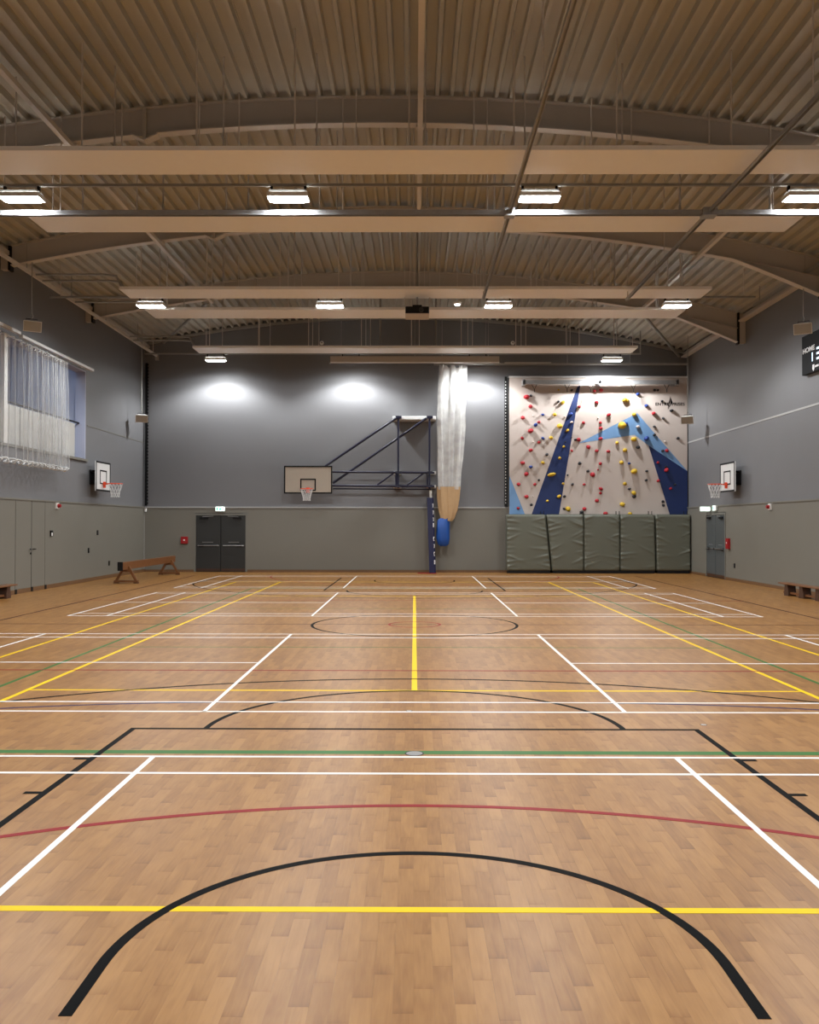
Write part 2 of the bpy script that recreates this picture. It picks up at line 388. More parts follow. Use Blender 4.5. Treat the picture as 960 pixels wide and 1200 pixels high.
# skirting
sb = MB(); sb.box(-XW+T, -8.20, YB-T-0.02, YB, 0, 0.09); sb.box(-6.22, XW-T, YB-T-0.02, YB, 0, 0.09)
struct(sb.build('baseboard_back', 'skirt'), 'brown timber skirting along the rear wall', 'baseboard')
bl = struct(B(-XW, -XW+T+0.02, YF, YB-T-0.02, 0, 0.11).build('baseboard_left', 'skirt'), 'brown timber skirting along the left wall', 'baseboard')
sb = MB(); sb.box(XW-T-0.02, XW, YF, 29.44, 0, 0.09); sb.box(XW-T-0.02, XW, 31.42, YB-T-0.02, 0, 0.09)
struct(sb.build('baseboard_right', 'skirt'), 'brown timber skirting along the right wall', 'baseboard')
for yy in (22.84, 23.8, 24.68): B(-XW+T+0.02, -XW+T+0.035, yy-0.05, yy+0.05, 0, 0.12).build('door_stop', 'dark', bl)
# store door in the left wall
d3 = struct(thing('door_3', '', ''), 'flush grey store doors in the left wall', 'door')
d3.location = (-XW+T, 23.8, 0)
def loc_build(mbx, name, m, parent): # world-coordinate mesh under a moved parent
    o = mbx.build(name, m, parent); o.matrix_parent_inverse = Matrix.Translation(parent.location).inverted() @ Matrix.Identity(4)
    return o
for a, b in ((22.86, 23.785), (23.815, 24.66)): loc_build(B(-XW+T, -XW+T+0.004, a, b, 0.12, DZ-0.02), 'door_leaf', 'wall_low', d3)
loc_build(B(-XW+T-0.002, -XW+T+0.003, 23.785, 23.815, 0.12, DZ-0.02), 'door_gap', 'dark', d3)
for yy in (23.72, 23.88):
    loc_build(MB().tube([(-XW+T+0.004, yy, 1.11), (-XW+T+0.05, yy, 1.11), (-XW+T+0.05, yy+(0.1 if yy > 23.8 else -0.1), 1.11)], 0.012), 'door_handle', 'dark', d3)
loc_build(MB().tube([(-XW+T+0.004, 23.75, 1.0), (-XW+T+0.02, 23.75, 1.0)], 0.03, 12), 'lock', 'dark', d3)

# double doors: one builder for rear and right wall, in local axes (x along wall, -y into the hall)
def double_door(name, label, loc, rz, mdoor, W=1.85, H=2.1, closers=True):
    d = struct(thing(name, '', '', loc, rz), label, 'door')
    f = MB(); f.box(-W/2-0.07, -W/2, -0.06, 0, 0, H+0.07); f.box(W/2, W/2+0.07, -0.06, 0, 0, H+0.07); f.box(-W/2, W/2, -0.06, 0, H, H+0.07)
    f.build('door_frame', 'frame', d)
    B(-W/2, W/2, -0.01, 0, 0, H).build('door_stop_plate', 'dark', d)
    for s in (-1, 1):
        x0, x1 = (s*W/2, s*0.008); x0, x1 = min(x0, x1), max(x0, x1)
        lf = B(x0+0.012, x1, -0.045, -0.011, 0.02, H-0.012).build('door_leaf', mdoor, d)
        B(x0+0.02, x1-0.005, -0.049, -0.045, 0.03, 0.12).build('kick_plate', 'dwood', lf)
        cx = (x0+x1)/2
        bar = MB().tube([(x0+0.08, -0.10, 0.98), (x1-0.05, -0.10, 0.98)], 0.018).build('push_bar', 'steel', lf)
        B(cx+s*0.24-0.09, cx+s*0.24+0.09, -0.11, -0.045, 0.945, 1.015).build('bar_housing', 'dark', lf)
        B(x0+0.1 if s > 0 else x1-0.2, x0+0.2 if s > 0 else x1-0.1, -0.09, -0.045, 0.96, 1.0).build('bar_end', 'dark', lf)
        B(cx-0.2+s*0.02, cx+0.2+s*0.02, -0.047, -0.045, 1.10, 1.114).build('sign_strip', 'steel', lf)
        if closers:
            B(cx+s*0.15-0.16, cx+s*0.15+0.16, -0.10, -0.045, H-0.13, H-0.06).build('door_closer', 'dark', lf)
            MB().bar((cx+s*0.2, -0.11, H-0.05), (cx-s*0.2, -0.09, H-0.03), 0.02).build('closer_arm', 'steel', lf)
    return d
double_door('door_1', 'dark grey double doors with push bars in the rear wall', (-7.21, YB, 0), 0, M['door'])
double_door('door_2', 'grey double doors in the right wall beneath hoop', (XW, 30.43, 0), PI/2*3, M['doorr'])

# exit sign above rear door and twin emergency sign on right wall
def exit_sign(loc, rz, label, w=0.36):
    t = thing('exit_sign', label, 'exit sign', loc, rz)
    B(-w/2, w/2, -0.06, 0, -0.09, 0.09).build('casing', 'white', t, bevel=0.01)
    f = B(-w/2+0.015, w/2-0.015, -0.066, -0.06, -0.075, 0.075).build('lit_face', 'exit', t)
    mb = MB(); mb.box(-0.03, 0.03, -0.068, -0.066, -0.05, 0.03); mb.box(-0.012, 0.02, -0.068, -0.066, 0.035, 0.06); mb.bar((0.03, -0.067, 0), (0.09, -0.067, 0), 0.002, 0.02); mb.box(-0.13, -0.08, -0.068, -0.066, -0.055, 0.055)
    mb.build('pictogram', 'exitg', f)
    return t
exit_sign((-7.22, YB-T-0.02, 2.34), 0, 'lit green and white exit sign above rear double doors')
exit_sign((XW-T-0.02, 30.35, 2.33), -PI/2, 'lit exit sign flat on right wall above grey doors', 0.3)
t = thing('exit_sign', 'lit exit box projecting from right wall beside flat exit sign', 'exit sign', (XW-T, 30.95, 2.31))
B(-0.36, -0.02, -0.03, 0.03, -0.08, 0.08).build('casing', 'white', t); B(-0.35, -0.03, -0.035, -0.03, -0.07, 0.07).build('lit_face', 'exit', t); B(-0.02, 0, -0.04, 0.04, -0.05, 0.05).build('bracket', 'white', t)

# small wall devices
def wallbox(name, label, cat, loc, rz, w, h, d, m, parts, group=None):
    t = thing(name, label, cat, loc, rz, group)
    B(-w/2, w/2, -d, 0, -h/2, h/2).build('case', m, t, bevel=min(0.006, d/4))
    for pn, pm, (x0, x1, z0, z1), dd in parts: B(x0, x1, -d-dd, -d+0.002, z0, z1).build(pn, pm, t)
    return t
RZL, RZR = PI/2, -PI/2
wallbox('fire_alarm_panel', 'red fire point box beside rear double doors', 'fire alarm', (-8.55, YB-T, 1.18), 0, 0.25, 0.26, 0.09, 'red', [('label_plate', 'print', (-0.03, 0.03, -0.02, 0.03), 0.003)])
wallbox('fire_alarm_panel', 'tall red fire point on right wall beside grey doors', 'fire alarm', (XW-T, 29.12, 1.17), RZR, 0.2, 0.34, 0.09, 'red', [('label_plate', 'print', (-0.03, 0.03, 0.0, 0.05), 0.003)])
for loc, rz, l in (((-XW+T, 25.45, 2.28), RZL, 'white and red alarm sounder on left wall over card reader'), ((XW-T, 25.72, 2.28), RZR, 'white and red alarm sounder on right wall above bench')):
    t = wallbox('alarm_sounder', l, 'alarm', loc, rz, 0.17, 0.17, 0.05, 'white', [])
    MB().tube([(0, -0.05, 0.0), (0, -0.13, 0.0)], [0.06, 0.045], 14).build('red_dome', 'red', t)
wallbox('card_reader', 'small black and white control plate on left wall', 'control', (-XW+T, 25.08, 1.51), RZL, 0.14, 0.16, 0.04, 'dark', [('screen', 'print', (-0.06, 0.02, -0.07, 0.02), 0.004)])
for y, z, l in ((27.98, 0.96, 'middle of the small black sockets on left wall'), (28.76, 1.5, 'highest of the small black sockets on left wall'), (29.87, 0.485, 'lowest of small black sockets on left wall by balance beam')):
    wallbox('wall_socket', l, 'socket', (-XW+T, y, z), RZL, 0.1, 0.15, 0.025, 'dark', [('socket_face', 'door', (-0.035, 0.035, -0.05, 0.05), 0.003)])
wallbox('wall_socket', 'small black socket on right wall below red fire point', 'socket', (XW-T, 28.62, 0.49), RZR, 0.09, 0.14, 0.025, 'dark', [('socket_face', 'door', (-0.03, 0.03, -0.045, 0.045), 0.003)])
for x, l in ((-3.47, 'small white detector high on the rear wall at left'), (3.65, 'small white detector high on the rear wall at right')):
    t = thing('smoke_detector', l, 'detector', (x, YB, 8.54)); MB().tube([(0, 0, 0), (0, -0.06, 0)], [0.08, 0.06], 14).build('body', 'white', t); MB().tube([(0, -0.06, 0), (0, -0.08, 0)], 0.025, 10).build('sensor_head', 'frame', t)
for x, l in ((-10.0, 'small white sensor at left rear corner on the ledge'), (9.95, 'small white sensor at right rear corner on ledge')):
    t = thing('corner_sensor', l, 'sensor', (x, YB-0.1, DZ-0.08)); MB().tube([(0, 0, -0.06), (0, 0, 0.06)], [0.045, 0.05], 12).build('body', 'boardw', t); B(-0.02, 0.02, 0.03, 0.1, -0.03, 0.03).build('bracket', 'white', t)

# ------------------------------------------------------------------ gallery behind the left opening
gal = struct(thing('window_1', '', '', (-XW, (WY0+WY1)/2, WZ0)), 'open spectator gallery in left wall behind white parapet', 'window')
GX = -13.2
g = lambda mbx, n, m: loc_build(mbx, n, m, gal)
g(B(GX-0.1, GX, WY0-0.2, WY1+0.2, WZ0, WZ1+0.85), 'gallery_back_wall', 'gal_bluelit')
g(B(GX, -XW-0.3, WY0-0.3, WY0, WZ0, WZ1+0.85), 'gallery_end_wall', 'gal_wall')
g(B(GX, -XW-0.3, WY1, WY1+0.2, WZ0, WZ1+0.85), 'gallery_end_wall', 'gal_wall')
g(B(GX, -XW-0.3, WY0, WY1, WZ0-0.15, WZ0), 'gallery_floor', 'dark')
g(B(GX, -XW-0.3, WY0, WY1, WZ1+0.75, WZ1+0.85), 'gallery_ceiling', 'gal_wall')
for a, b in ((22.44, 23.5), (23.54, 24.83), (24.87, 26.08), (26.12, 27.33)):
    p = g(B(-XW-0.2, -XW-0.16, a, b, WZ0+0.03, 4.80), 'parapet_panel', 'parapet')
    for yy in (a+0.05, b-0.05):
        for zz in (WZ0+0.12, 4.7):
            loc = MB().tube([(-XW-0.16, yy, zz), (-XW-0.15, yy, zz)], 0.014, 8); o = loc.build('bolt', 'steel', p)
for a, b in ((16.95, 18.2), (18.24, 19.5), (19.54, 20.8), (20.84, 22.2)): g(B(-XW-0.2, -XW-0.16, a, b, WZ0+0.03, 4.80), 'parapet_panel', 'parapet')
g(MB().tube([(-XW-0.18, WY0, 4.86), (-XW-0.18, WY1, 4.86)], 0.025), 'handrail', 'dark')
g(B(-XW-0.28, -XW+0.02, 22.2, 22.4, WZ0, WZ1), 'post', 'white')
fr = MB(); fr.box(-XW-0.3, -XW+0.015, WY1-0.05, WY1+0.0, WZ0, WZ1); fr.box(-XW-0.3, -XW+0.015, WY0, WY1, WZ1-0.03, WZ1)
g(fr, 'opening_lining', 'gal_wall')
g(B(-XW-0.3, -XW+0.06, WY0, WY1+0.12, WZ0-0.07, WZ0), 'sill', 'wall_low')
for yy in (19.5, 25.6):
    g(B(-XW-0.9, -XW-0.5, yy-0.6, yy+0.6, WZ1+0.68, WZ1+0.745), 'gallery_fill_light', 'gal_fill')  # added lights, hidden above the opening, to give the gallery its blue light

# ================================================================== ROOF
ceil = struct(thing('ceiling', '', ''), 'profiled steel roof deck arching over the hall', 'ceiling')
NP = 76; P = 2*(XW+0.02)/NP
def deck_profile(lap):
    pts = []
    h = 0.11
    for k in range(4):
        c = (k-1.5)*P
        fl = P/2
        pts += [(c-fl, h), (c-0.052, h), (c-0.03, 0.0), (c+0.03, 0.0), (c+0.052, h)]
        if k == 3 and lap: pts += [(c+0.06, h), (c+0.062, h-0.012), (c+0.074, h-0.012), (c+0.076, h)]
    pts.append((1.5*P+P/2, h))
    return pts
prof = deck_profile(True)
mb = MB(); n = len(prof)
mb.add([(x, 0, z) for x, z in prof] + [(x, 1, z) for x, z in prof], [(i, i+1, n+i+1, n+i) for i in range(n-1)])
me_deck = mb.mesh('deck_sheet'); me_deck.materials.append(M['deck'])
ybays = [YF] + BEAMS + [YB]
for a, b in zip(ybays[:-1], ybays[1:]):
    for i in range(NP//4):
        xc = -(XW+0.02) + (i+0.5)*4*P
        sl = math.atan(roof_slope(xc))
        link_copy(me_deck, 'deck_sheet', ceil, (xc, a, roof(xc)+0.005), (0, -sl, 0), (1/math.cos(sl)*1.002, b-a, 1))
# insulation board behind the deck so no light leaks
mb = MB(); xs = [-XW-0.3 + (2*XW+0.6)*i/40 for i in range(41)]
mb.loft([[(x, YF-0.3, roof(x)+0.125), (x, YB+0.3, roof(x)+0.125), (x, YB+0.3, roof(x)+0.3), (x, YF-0.3, roof(x)+0.3)] for x in xs], smooth=False)
mb.build('roof_insulation', 'dark', ceil)

XE = 9.86
def arch(x0, x1, ztop, zbot, y0, y1, n=44):
    mb = MB(); rings = []
    for i in range(n+1):
        x = x0 + (x1-x0)*i/n; a, b = ztop(x), zbot(x)
        rings.append([(x, y0, b), (x, y1, b), (x, y1, a), (x, y0, a)])
    return mb.loft(rings, smooth=False)
HX = 7.75
def depth(x): return 0.5 if x < HX else 0.5 + 0.42*(x-HX)/(XE-HX)
beam_lab = {16.4: 'nearest curved steel roof beam, above the first white heating panels', 22.1: 'middle curved steel roof beam with haunched right end', 27.8: 'farthest full curved steel roof beam before rear wall', 10.7: 'curved steel roof beam overhead out of frame', 5.0: 'curved steel roof beam behind the camera view'}
def make_beam(yb):
    t = thing('roof_beam', beam_lab[yb], 'beam', (0, yb, 0), 0, 'curved roof beams')
    arch(-XE, XE, lambda x: roof(x)-0.02, lambda x: roof(x)-depth(x)+0.02, -0.008, 0.008).build('web', 'beam', t)
    arch(-XE, XE, roof, lambda x: roof(x)-0.02, -0.1, 0.1).build('top_flange', 'beam', t)
    for a, b in ((-XE, -5.12), (-4.68, HX)): arch(a, b, lambda x: roof(x)-0.48, lambda x: roof(x)-0.5, -0.1, 0.1).build('bottom_flange', 'tie', t)
    arch(HX, XE, lambda x: roof(x)-0.48, lambda x: roof(x)-0.495, -0.1, 0.1, 12).build('inner_flange', 'beam', t)
    arch(HX-0.02, XE, lambda x: roof(x)-depth(x)+0.02, lambda x: roof(x)-depth(x), -0.1, 0.1, 12).build('haunch_flange', 'tie', t)
    zb = roof(-4.9) - 0.5
    MB().bar((-5.14, 0, zb+0.01), (-4.9, 0, zb-0.1), 0.2, 0.02).build('bracket', 'tie', t)
    MB().bar((-4.66, 0, zb+0.01), (-4.9, 0, zb-0.1), 0.2, 0.02).build('bracket', 'tie', t)
    B(-4.93, -4.87, -0.09, 0.09, zb-0.1, roof(-4.9)-0.02).build('stiffener', 'beam', t)
    B(-XE-0.06, -XE, -0.1, 0.1, roof(-XE)-0.62, roof(-XE)-0.02).build('end_plate', 'dark', t)
    B(XE, XE+0.05, -0.1, 0.1, roof(XE)-0.98, roof(XE)-0.02).build('end_plate', 'dark', t)
    B(-XE-0.235, -XE-0.06, -0.09, 0.09, roof(-XE)-0.6, roof(-XE)-0.05).build('wall_seat', 'beam', t)
    B(XE+0.05, XE+0.235, -0.09, 0.09, roof(XE)-0.95, roof(XE)-0.05).build('wall_seat', 'beam', t)
for yb in (16.4, 22.1, 27.8): make_beam(yb)
# ties running along the hall
def tie(label, x, y0, y1, z, w=0.09, h=0.09, m='tie'):
    t = thing('roof_tie', label, 'roof tie', (x, (y0+y1)/2, z), 0, 'long roof ties')
    L = (y1-y0)/2
    B(-w/2, w/2, -L, L, -h/2, h/2).build('bar', m, t)
    for yb in BEAMS[2:]:
        if y0 < yb < y1: B(-w/2-0.03, w/2+0.03, yb-(y0+y1)/2-0.07, yb-(y0+y1)/2+0.07, h/2, h/2+0.05).build('cleat', m, t)
tie('long pale tie bar below the roof at left', -6.2, YF, 27.7, roof(-6.2)-0.60)
tie('long pale tie bar below the roof at centre', 0.09, YF, 22.0, roof(0)-0.60)
tie('long pale tie bar below the roof at right', 6.85, YF, 27.7, roof(6.85)-0.62)
def diag(label, a, b):
    t = thing('wind_brace', label, 'brace', a); d = Vector(b)-Vector(a)
    MB().tube([(0,0,0), d], 0.05, 10).build('bar', 'pipe', t); B(-0.1, 0.1, -0.1, 0.1, -0.01, 0.01).build('gusset', 'pipe', t)
diag('diagonal roof brace in last bay at left', (-6.4, 27.95, roof(-6.4)-0.52), (-9.3, 33.5, roof(-9.3)-0.2))
diag('diagonal roof brace in last bay at right', (6.95, 27.95, roof(6.95)-0.52), (9.75, 33.5, roof(9.75)-0.3))
# eaves beams and the angle along the gable
t = thing('eaves_beam', 'pale steel eaves beam along the top of left wall', 'beam', (-9.98, 16, 8.42)); B(-0.1, 0.1, -17.5, 17.7, -0.1, 0.0).build('bottom_flange', 'tie', t); B(-0.012, 0.012, -17.5, 17.7, 0.0, 0.1).build('web', 'beam', t)
t = thing('eaves_beam', 'pale steel eaves beam along the top of right wall', 'beam', (9.98, 16, 8.02)); B(-0.1, 0.1, -17.5, 17.7, -0.05, 0.0).build('bottom_flange', 'tie', t); B(-0.012, 0.1, -17.5, 17.7, 0.0, 0.14).build('web', 'beam', t)
t = thing('gable_angle', 'pale steel angle under the roof deck along rear wall', 'beam', (0, YB-0.1, 0)); arch(-XW+0.1, XW-0.1, lambda x: roof(x)-0.0, lambda x: roof(x)-0.09, -0.012, 0.0).build('leg', 'pipe', t); arch(-XW+0.1, XW-0.1, lambda x: roof(x)-0.08, lambda x: roof(x)-0.095, 0.0, 0.1).build('shelf', 'pipe', t)

# ================================================================== HEATING PANELS AND LAMPS
PZ = 7.56; HLEN = 7.29
pan_lab = ['white radiant heating panel nearest the camera, spanning the frame', 'long white radiant panel just behind the galvanised cross track', 'third white radiant panel, in front of the projector', 'fourth white radiant panel, just behind the projector', 'farthest white radiant panel near the rear wall']
def heat_panel(y0, y1, label, feed):
    yc = (y0+y1)/2; hw = (y1-y0)/2
    t = thing('radiant_panel', label, 'heating panel', (0, yc, PZ), 0, 'radiant heating panels')
    B(-HLEN, HLEN, -hw, hw, 0, 0.012).build('face_sheet', 'panel', t)
    mb = MB()
    mb.box(-HLEN, HLEN, -hw-0.012, -hw, 0, 0.07); mb.box(-HLEN, HLEN, hw, hw+0.012, 0, 0.07); mb.box(-HLEN-0.012, -HLEN, -hw, hw, 0, 0.07); mb.box(HLEN, HLEN+0.012, -hw, hw, 0, 0.07)
    mb.build('edge_lip', 'panel', t)
    B(-HLEN, HLEN, -hw, hw, 0.05, 0.06).build('insulation', 'galv', t)
    k = 0
    for i in range(9):
        x = -6.7 + i*6.7*2/8 + random.uniform(-0.12, 0.12)
        for yy in (-hw*0.8, hw*0.8):
            xx = x + (0.16 if yy > 0 else -0.1)
            MB().tube([(xx, yy, 0.06), (xx, yy, roof(xx)-PZ+0.02)], 0.015, 6).build('hanger', 'tie', t)
    if feed:
        for q, (dy, dz, xend) in enumerate(((-0.25, 0.42, -9.44), (0.1, 0.36, -9.42))):
            MB().tube([(xend, dy, dz), (-HLEN-0.45, dy, dz), (-HLEN-0.15, dy, dz-0.03), (-HLEN-0.02, dy, 0.1), (-HLEN+0.05, dy, 0.07)], 0.028, 8).build('feed_pipe', 'pipe', t)
for i, (a, b) in enumerate(((14.0, 14.95), (16.88, 17.92), (22.3, 23.2), (24.45, 25.45), (29.7, 30.65))):
    heat_panel(a, b, pan_lab[i], i >= 2)
for i, (a, b) in enumerate(((6.7, 7.65), (8.7, 9.65))):
    yc = (a+b)/2
    t = thing('radiant_panel', ['white radiant heating panel overhead above the frame', 'white radiant heating panel overhead close to the camera'][i], 'heating panel', (0, yc, PZ), 0, 'radiant heating panels')
    B(-HLEN, HLEN, -0.47, 0.47, 0, 0.012).build('face_sheet', 'panel', t); B(-HLEN, HLEN, -0.47, 0.47, 0.05, 0.06).build('insulation', 'galv', t)
    for x in (-6, -3, 0, 3, 6): MB().tube([(x, 0, 0.06), (x, 0, roof(x)-PZ+0.02)], 0.015, 6).build('hanger', 'tie', t)

# high-bay lamps
LX = (-7.0, -2.25, 2.21, 6.92)
LZ = 7.53
ROWS = {0.4: 'row above the camera', 8.2: 'row overhead above the frame', 16.06: 'nearest lamp row in view', 23.99: 'middle lamp row', 32.5: 'farthest lamp row by rear wall'}
POS = ('far left in the', 'inner left in the', 'inner right in the', 'far right in the')
def lens_mesh():
    mb = MB(); a, b, h = 0.36, 0.17, 0.11
    def ring(ka, kb, z, ch):
        x, y = a*ka, b*kb
        return [(-x+ch, -y, z), (x-ch, -y, z), (x, -y+ch, z), (x, y-ch, z), (x-ch, y, z), (-x+ch, y, z), (-x, y-ch, z), (-x, -y+ch, z)]
    mb.loft([ring(0.97, 0.95, 0.086, 0.05), ring(0.97, 0.95, 0.014, 0.05), ring(0.92, 0.86, 0.0, 0.05)], smooth=False)
    return mb.mesh('lens')
def rim_mesh():
    mb = MB(); a, b = 0.36, 0.17
    for z0, z1 in ((0.012, 0.088),):
        for x0, x1, y0, y1 in ((-a, a, -b, -b+0.008), (-a, a, b-0.008, b), (-a, -a+0.008, -b+0.008, b-0.008), (a-0.008, a, -b+0.008, b-0.008)): mb.box(x0, x1, y0, y1, z0, z1)
    return mb.mesh('rim')
me_rim = rim_mesh(); me_rim.materials.append(M['white'])
me_lens = lens_mesh(); me_lens.materials.append(M['lamp'])
me_house = B(-0.33, 0.33, -0.14, 0.14, 0.086, 0.14).mesh('housing'); me_house.materials.append(M['pipe'])
mbc = MB(); mbc.box(-0.02, 0.02, -0.03, 0.03, 0.14, 0.24); me_clip = mbc.mesh('clip'); me_clip.materials.append(M['dark'])
lamp_data = bpy.data.lights.new('downlight', 'SPOT'); lamp_data.energy = LAMP_W; lamp_data.color = (0.96, 0.985, 1.0)
lamp_data.spot_size = math.radians(176); lamp_data.spot_blend = 0.05
# wide-beam optics: most of the light leaves about 50 to 60 degrees off the vertical, none sideways
lamp_data.use_nodes = True; nt = lamp_data.node_tree; em = nt.nodes['Emission']
tc = nt.nodes.new('ShaderNodeTexCoord'); sx = nt.nodes.new('ShaderNodeSeparateXYZ'); ab = nt.nodes.new('ShaderNodeMath'); ab.operation = 'ABSOLUTE'
nt.links.new(tc.outputs['Normal'], sx.inputs[0]); nt.links.new(sx.outputs[2], ab.inputs[0])
rp = nt.nodes.new('ShaderNodeValToRGB'); nt.links.new(ab.outputs[0], rp.inputs[0])
el = rp.color_ramp.elements; el[0].position = 0.12; el[0].color = (0, 0, 0, 1); el[1].position = 1.0; el[1].color = (0.36, 0.36, 0.36, 1)
for p_, v_ in ((0.34, 0.22), (0.46, 0.78), (0.54, 1.0), (0.64, 0.92), (0.8, 0.55)):
    e_ = el.new(p_); e_.color = (v_, v_, v_, 1)
nt.links.new(rp.outputs[0], em.inputs['Strength'])
lamp_data.shadow_soft_size = 0.13
for yr, rl in ROWS.items():
    far = yr > 30; zl = LZ + (0.1 if far else 0)
    for x, pl in zip(LX, POS):
        t = thing('high_bay_lamp', 'bright rectangular ceiling lamp, %s %s' % (pl, rl), 'lamp', (x*(1.02 if far else 1), yr, zl), 0, 'high bay lamps')
        link_copy(me_lens, 'lens', t); link_copy(me_rim, 'rim', t); link_copy(me_house, 'housing', t)
        for s in (-1, 1): link_copy(me_clip, 'clip', t, (s*0.3, 0, 0))
        lo = bpy.data.objects.new('light_source', lamp_data); C.objects.link(lo); lo.parent = t; lo.location = (0, 0, -0.03)
    if yr > 10:
        x0, x1 = (-9.7, 9.7) if yr < 20 else ((-9.7, 9.0) if yr < 30 else (-9.7, 8.1))
        t = thing('cable_conduit', 'thin conduit carrying the %s' % rl, 'conduit', (0, yr, zl+0.24), 0, 'lamp conduits')
        B(x0, x1, -0.028, 0.028, -0.0, 0.045).build('channel', 'pipe', t)
        for x in [x0+0.3+k*(x1-x0-0.6)/9 for k in range(10)]:
            MB().tube([(x, 0, 0.045), (x, 0, roof(x)-zl-0.24)], 0.013, 6).build('hanger', 'tie', t)
        if yr > 30: MB().tube([(x1-0.02, 0, 0.02), (x1-0.02, 0, 0.85)], 0.025, 8).build('riser', 'pipe', t)
# small emergency light
t = thing('emergency_light', 'tiny emergency light beside the ceiling projector', 'lamp', (1.15, 24.5, 7.72)); MB().tube([(0,0,0.0), (0,0,0.05)], [0.1, 0.12], 12).build('base', 'white', t); MB().tube([(0,0,-0.03), (0,0,0.0)], [0.06, 0.09], 12).build('lens', 'emerg', t); MB().tube([(0,0,0.05), (0,0,roof(1.15)-7.72)], 0.013, 6).build('hanger', 'tie', t)

# galvanised tracks
def channel(mb, a, b, w, h):   # C-section pointing down
    a = Vector(a); b = Vector(b); d = (b-a).normalized(); u = d.cross(Vector((0,0,1))).normalized()
    for off, ww, hh, dz in ((0, w, 0.008, h/2), (w/2, 0.008, h, 0), (-w/2, 0.008, h, 0)):
        p = u*off + Vector((0,0,dz)); mb.bar(a+p, b+p, ww, hh)
    return mb
TZ = 7.375
t = thing('curtain_track', 'shiny galvanised track crossing the hall below the lamps', 'track', (0, 16.3, TZ)); 
channel(MB(), (-9.9, 0, 0), (9.9, 0, 0), 0.09, 0.085).build('rail', 'galv', t)
for x in (-8.9, -6.4, -3.9, -1.3, 1.3, 3.9, 6.4, 8.9): MB().tube([(x, 0, 0.05), (x, 0, roof(x)-TZ)], 0.013, 6).build('hanger', 'tie', t)
B(5.16, 5.41, -0.12, 0.12, -0.07, 0.07).build('junction_plate', 'galv', t); B(1.61, 1.79, -0.1, 0.1, -0.07, 0.07).build('junction_plate', 'galv', t)
for x, l, y1 in ((1.70, 'galvanised curtain track running lengthwise right of centre', 22.6), (5.28, 'galvanised curtain track running lengthwise at right', 22.6)):
    t = thing('curtain_track', l, 'track', (x, 0, TZ)); channel(MB(), (0, YF+0.5, 0), (0, 16.24, 0), 0.055, 0.065).build('rail', 'galv', t); channel(MB(), (0, 16.36, 0), (0, y1, 0), 0.055, 0.065).build('rail', 'galv', t)
    for yy in (12.0, 19.2, y1-0.1): MB().tube([(0, yy, 0.04), (0, yy, roof(x)-TZ)], 0.013, 6).build('hanger', 'tie', t)
t = thing('net_track', 'pale net track running along the left wall under roof', 'track', (-9.5, 0, 7.97)); B(-0.035, 0.035, YF+0.3, 33.3, -0.04, 0.04).build('rail', 'tie', t); B(-0.06, 0.06, 33.3, 33.4, -0.16, 0.05).build('end_stop', 'pipe', t)
for yy in (19.0, 22.1, 25, 27.8, 31): MB().tube([(0, yy, 0.04), (0, yy, roof(-9.5)-7.97)], 0.012, 6).build('hanger', 'pipe', t)
t = thing('net_track', 'grey net track running along the right wall under roof', 'track', (9.5, 0, 7.9)); channel(MB(), (0, YF+0.3, 0), (0, 25.4, 0), 0.07, 0.08).build('rail', 'galv', t)
for yy in (19.0, 22.1, 25): MB().tube([(0, yy, 0.04), (0, yy, roof(9.5)-7.9)], 0.012, 6).build('hanger', 'pipe', t)
t = thing('net_track', 'pale net track crossing in front of the rear wall', 'track', (0, 33.3, 7.66)); B(0.7, 10.0, -0.035, 0.035, -0.035, 0.035).build('rail', 'pipe', t); B(3.3, 5.0, -0.04, 0.04, 0.035, 0.06).build('splice_plate', 'tie', t)
for x in (1.0, 2.6, 5.6, 7.9): MB().tube([(x, 0, 0.04), (x, 0, roof(x)-7.66)], 0.012, 6).build('hanger', 'pipe', t)
# roller housing in front of the far lamp row
t = thing('roller_housing', 'long beige roller housing hung in front of far lamps', 'roller housing', (0, 32.05, 7.55))
B(-2.98, 2.98, -0.1, 0.1, -0.06, 0.15).build('casing', 'housing', t); B(-2.98, 2.98, -0.11, -0.1, -0.075, -0.045).build('bottom_bar', 'panel', t)
for s in (-1, 1): B(s*3.0-0.02, s*3.0+0.02, -0.11, 0.11, -0.08, 0.13).build('end_cap', 'frame', t)
for x in (-2.6, 0, 2.6): MB().tube([(x, 0, 0.12), (x, 0, roof(x)-7.55)], 0.012, 6).build('hanger', 'pipe', t)
# ceiling projector
t = thing('ceiling_projector', 'black ceiling projector box hung at centre of hall', 'projector', (0.06, 23.0, 7.06))
B(-0.3, 0.3, -0.2, 0.36, 0.02, 0.2).build('body', 'dark', t, bevel=0.02); B(-0.3, 0.3, -0.22, 0.42, 0.0, 0.02).build('lit_underside', 'housing', t)  # beige sheet paints the floor's bounced light on the black box's underside
MB().tube([(0.1, -0.2, 0.11), (0.1, -0.25, 0.11)], 0.06, 14).build('lens', 'door', t); B(-0.12, 0.12, -0.1, 0.25, 0.2, 0.26).build('mount', 'dark', t)
MB().tube([(0, 0.1, 0.26), (0, 0.1, roof(0)-7.06)], 0.025, 8).build('pole', 'pipe', t)
for x in (-0.32, 0.32): MB().tube([(x, 0.1, 0.35), (x, 0.1, roof(0)-7.08)], 0.013, 6).build('hanger', 'tie', t)
# thick drop rods at the crown in last bay
for x, l in ((-1.15, 'left of the thick drop rods behind the projector'), (0.7, 'right of the thick drop rods behind the projector')):
    t = thing('drop_rod', l, 'rod', (x, 30.2, PZ+0.07)); MB().tube([(0,0,0), (0,0,roof(x)-PZ-0.075)], 0.035, 8).build('rod', 'pipe', t); B(-0.06, 0.06, -0.06, 0.06, 0, 0.015).build('foot_plate', 'pipe', t)

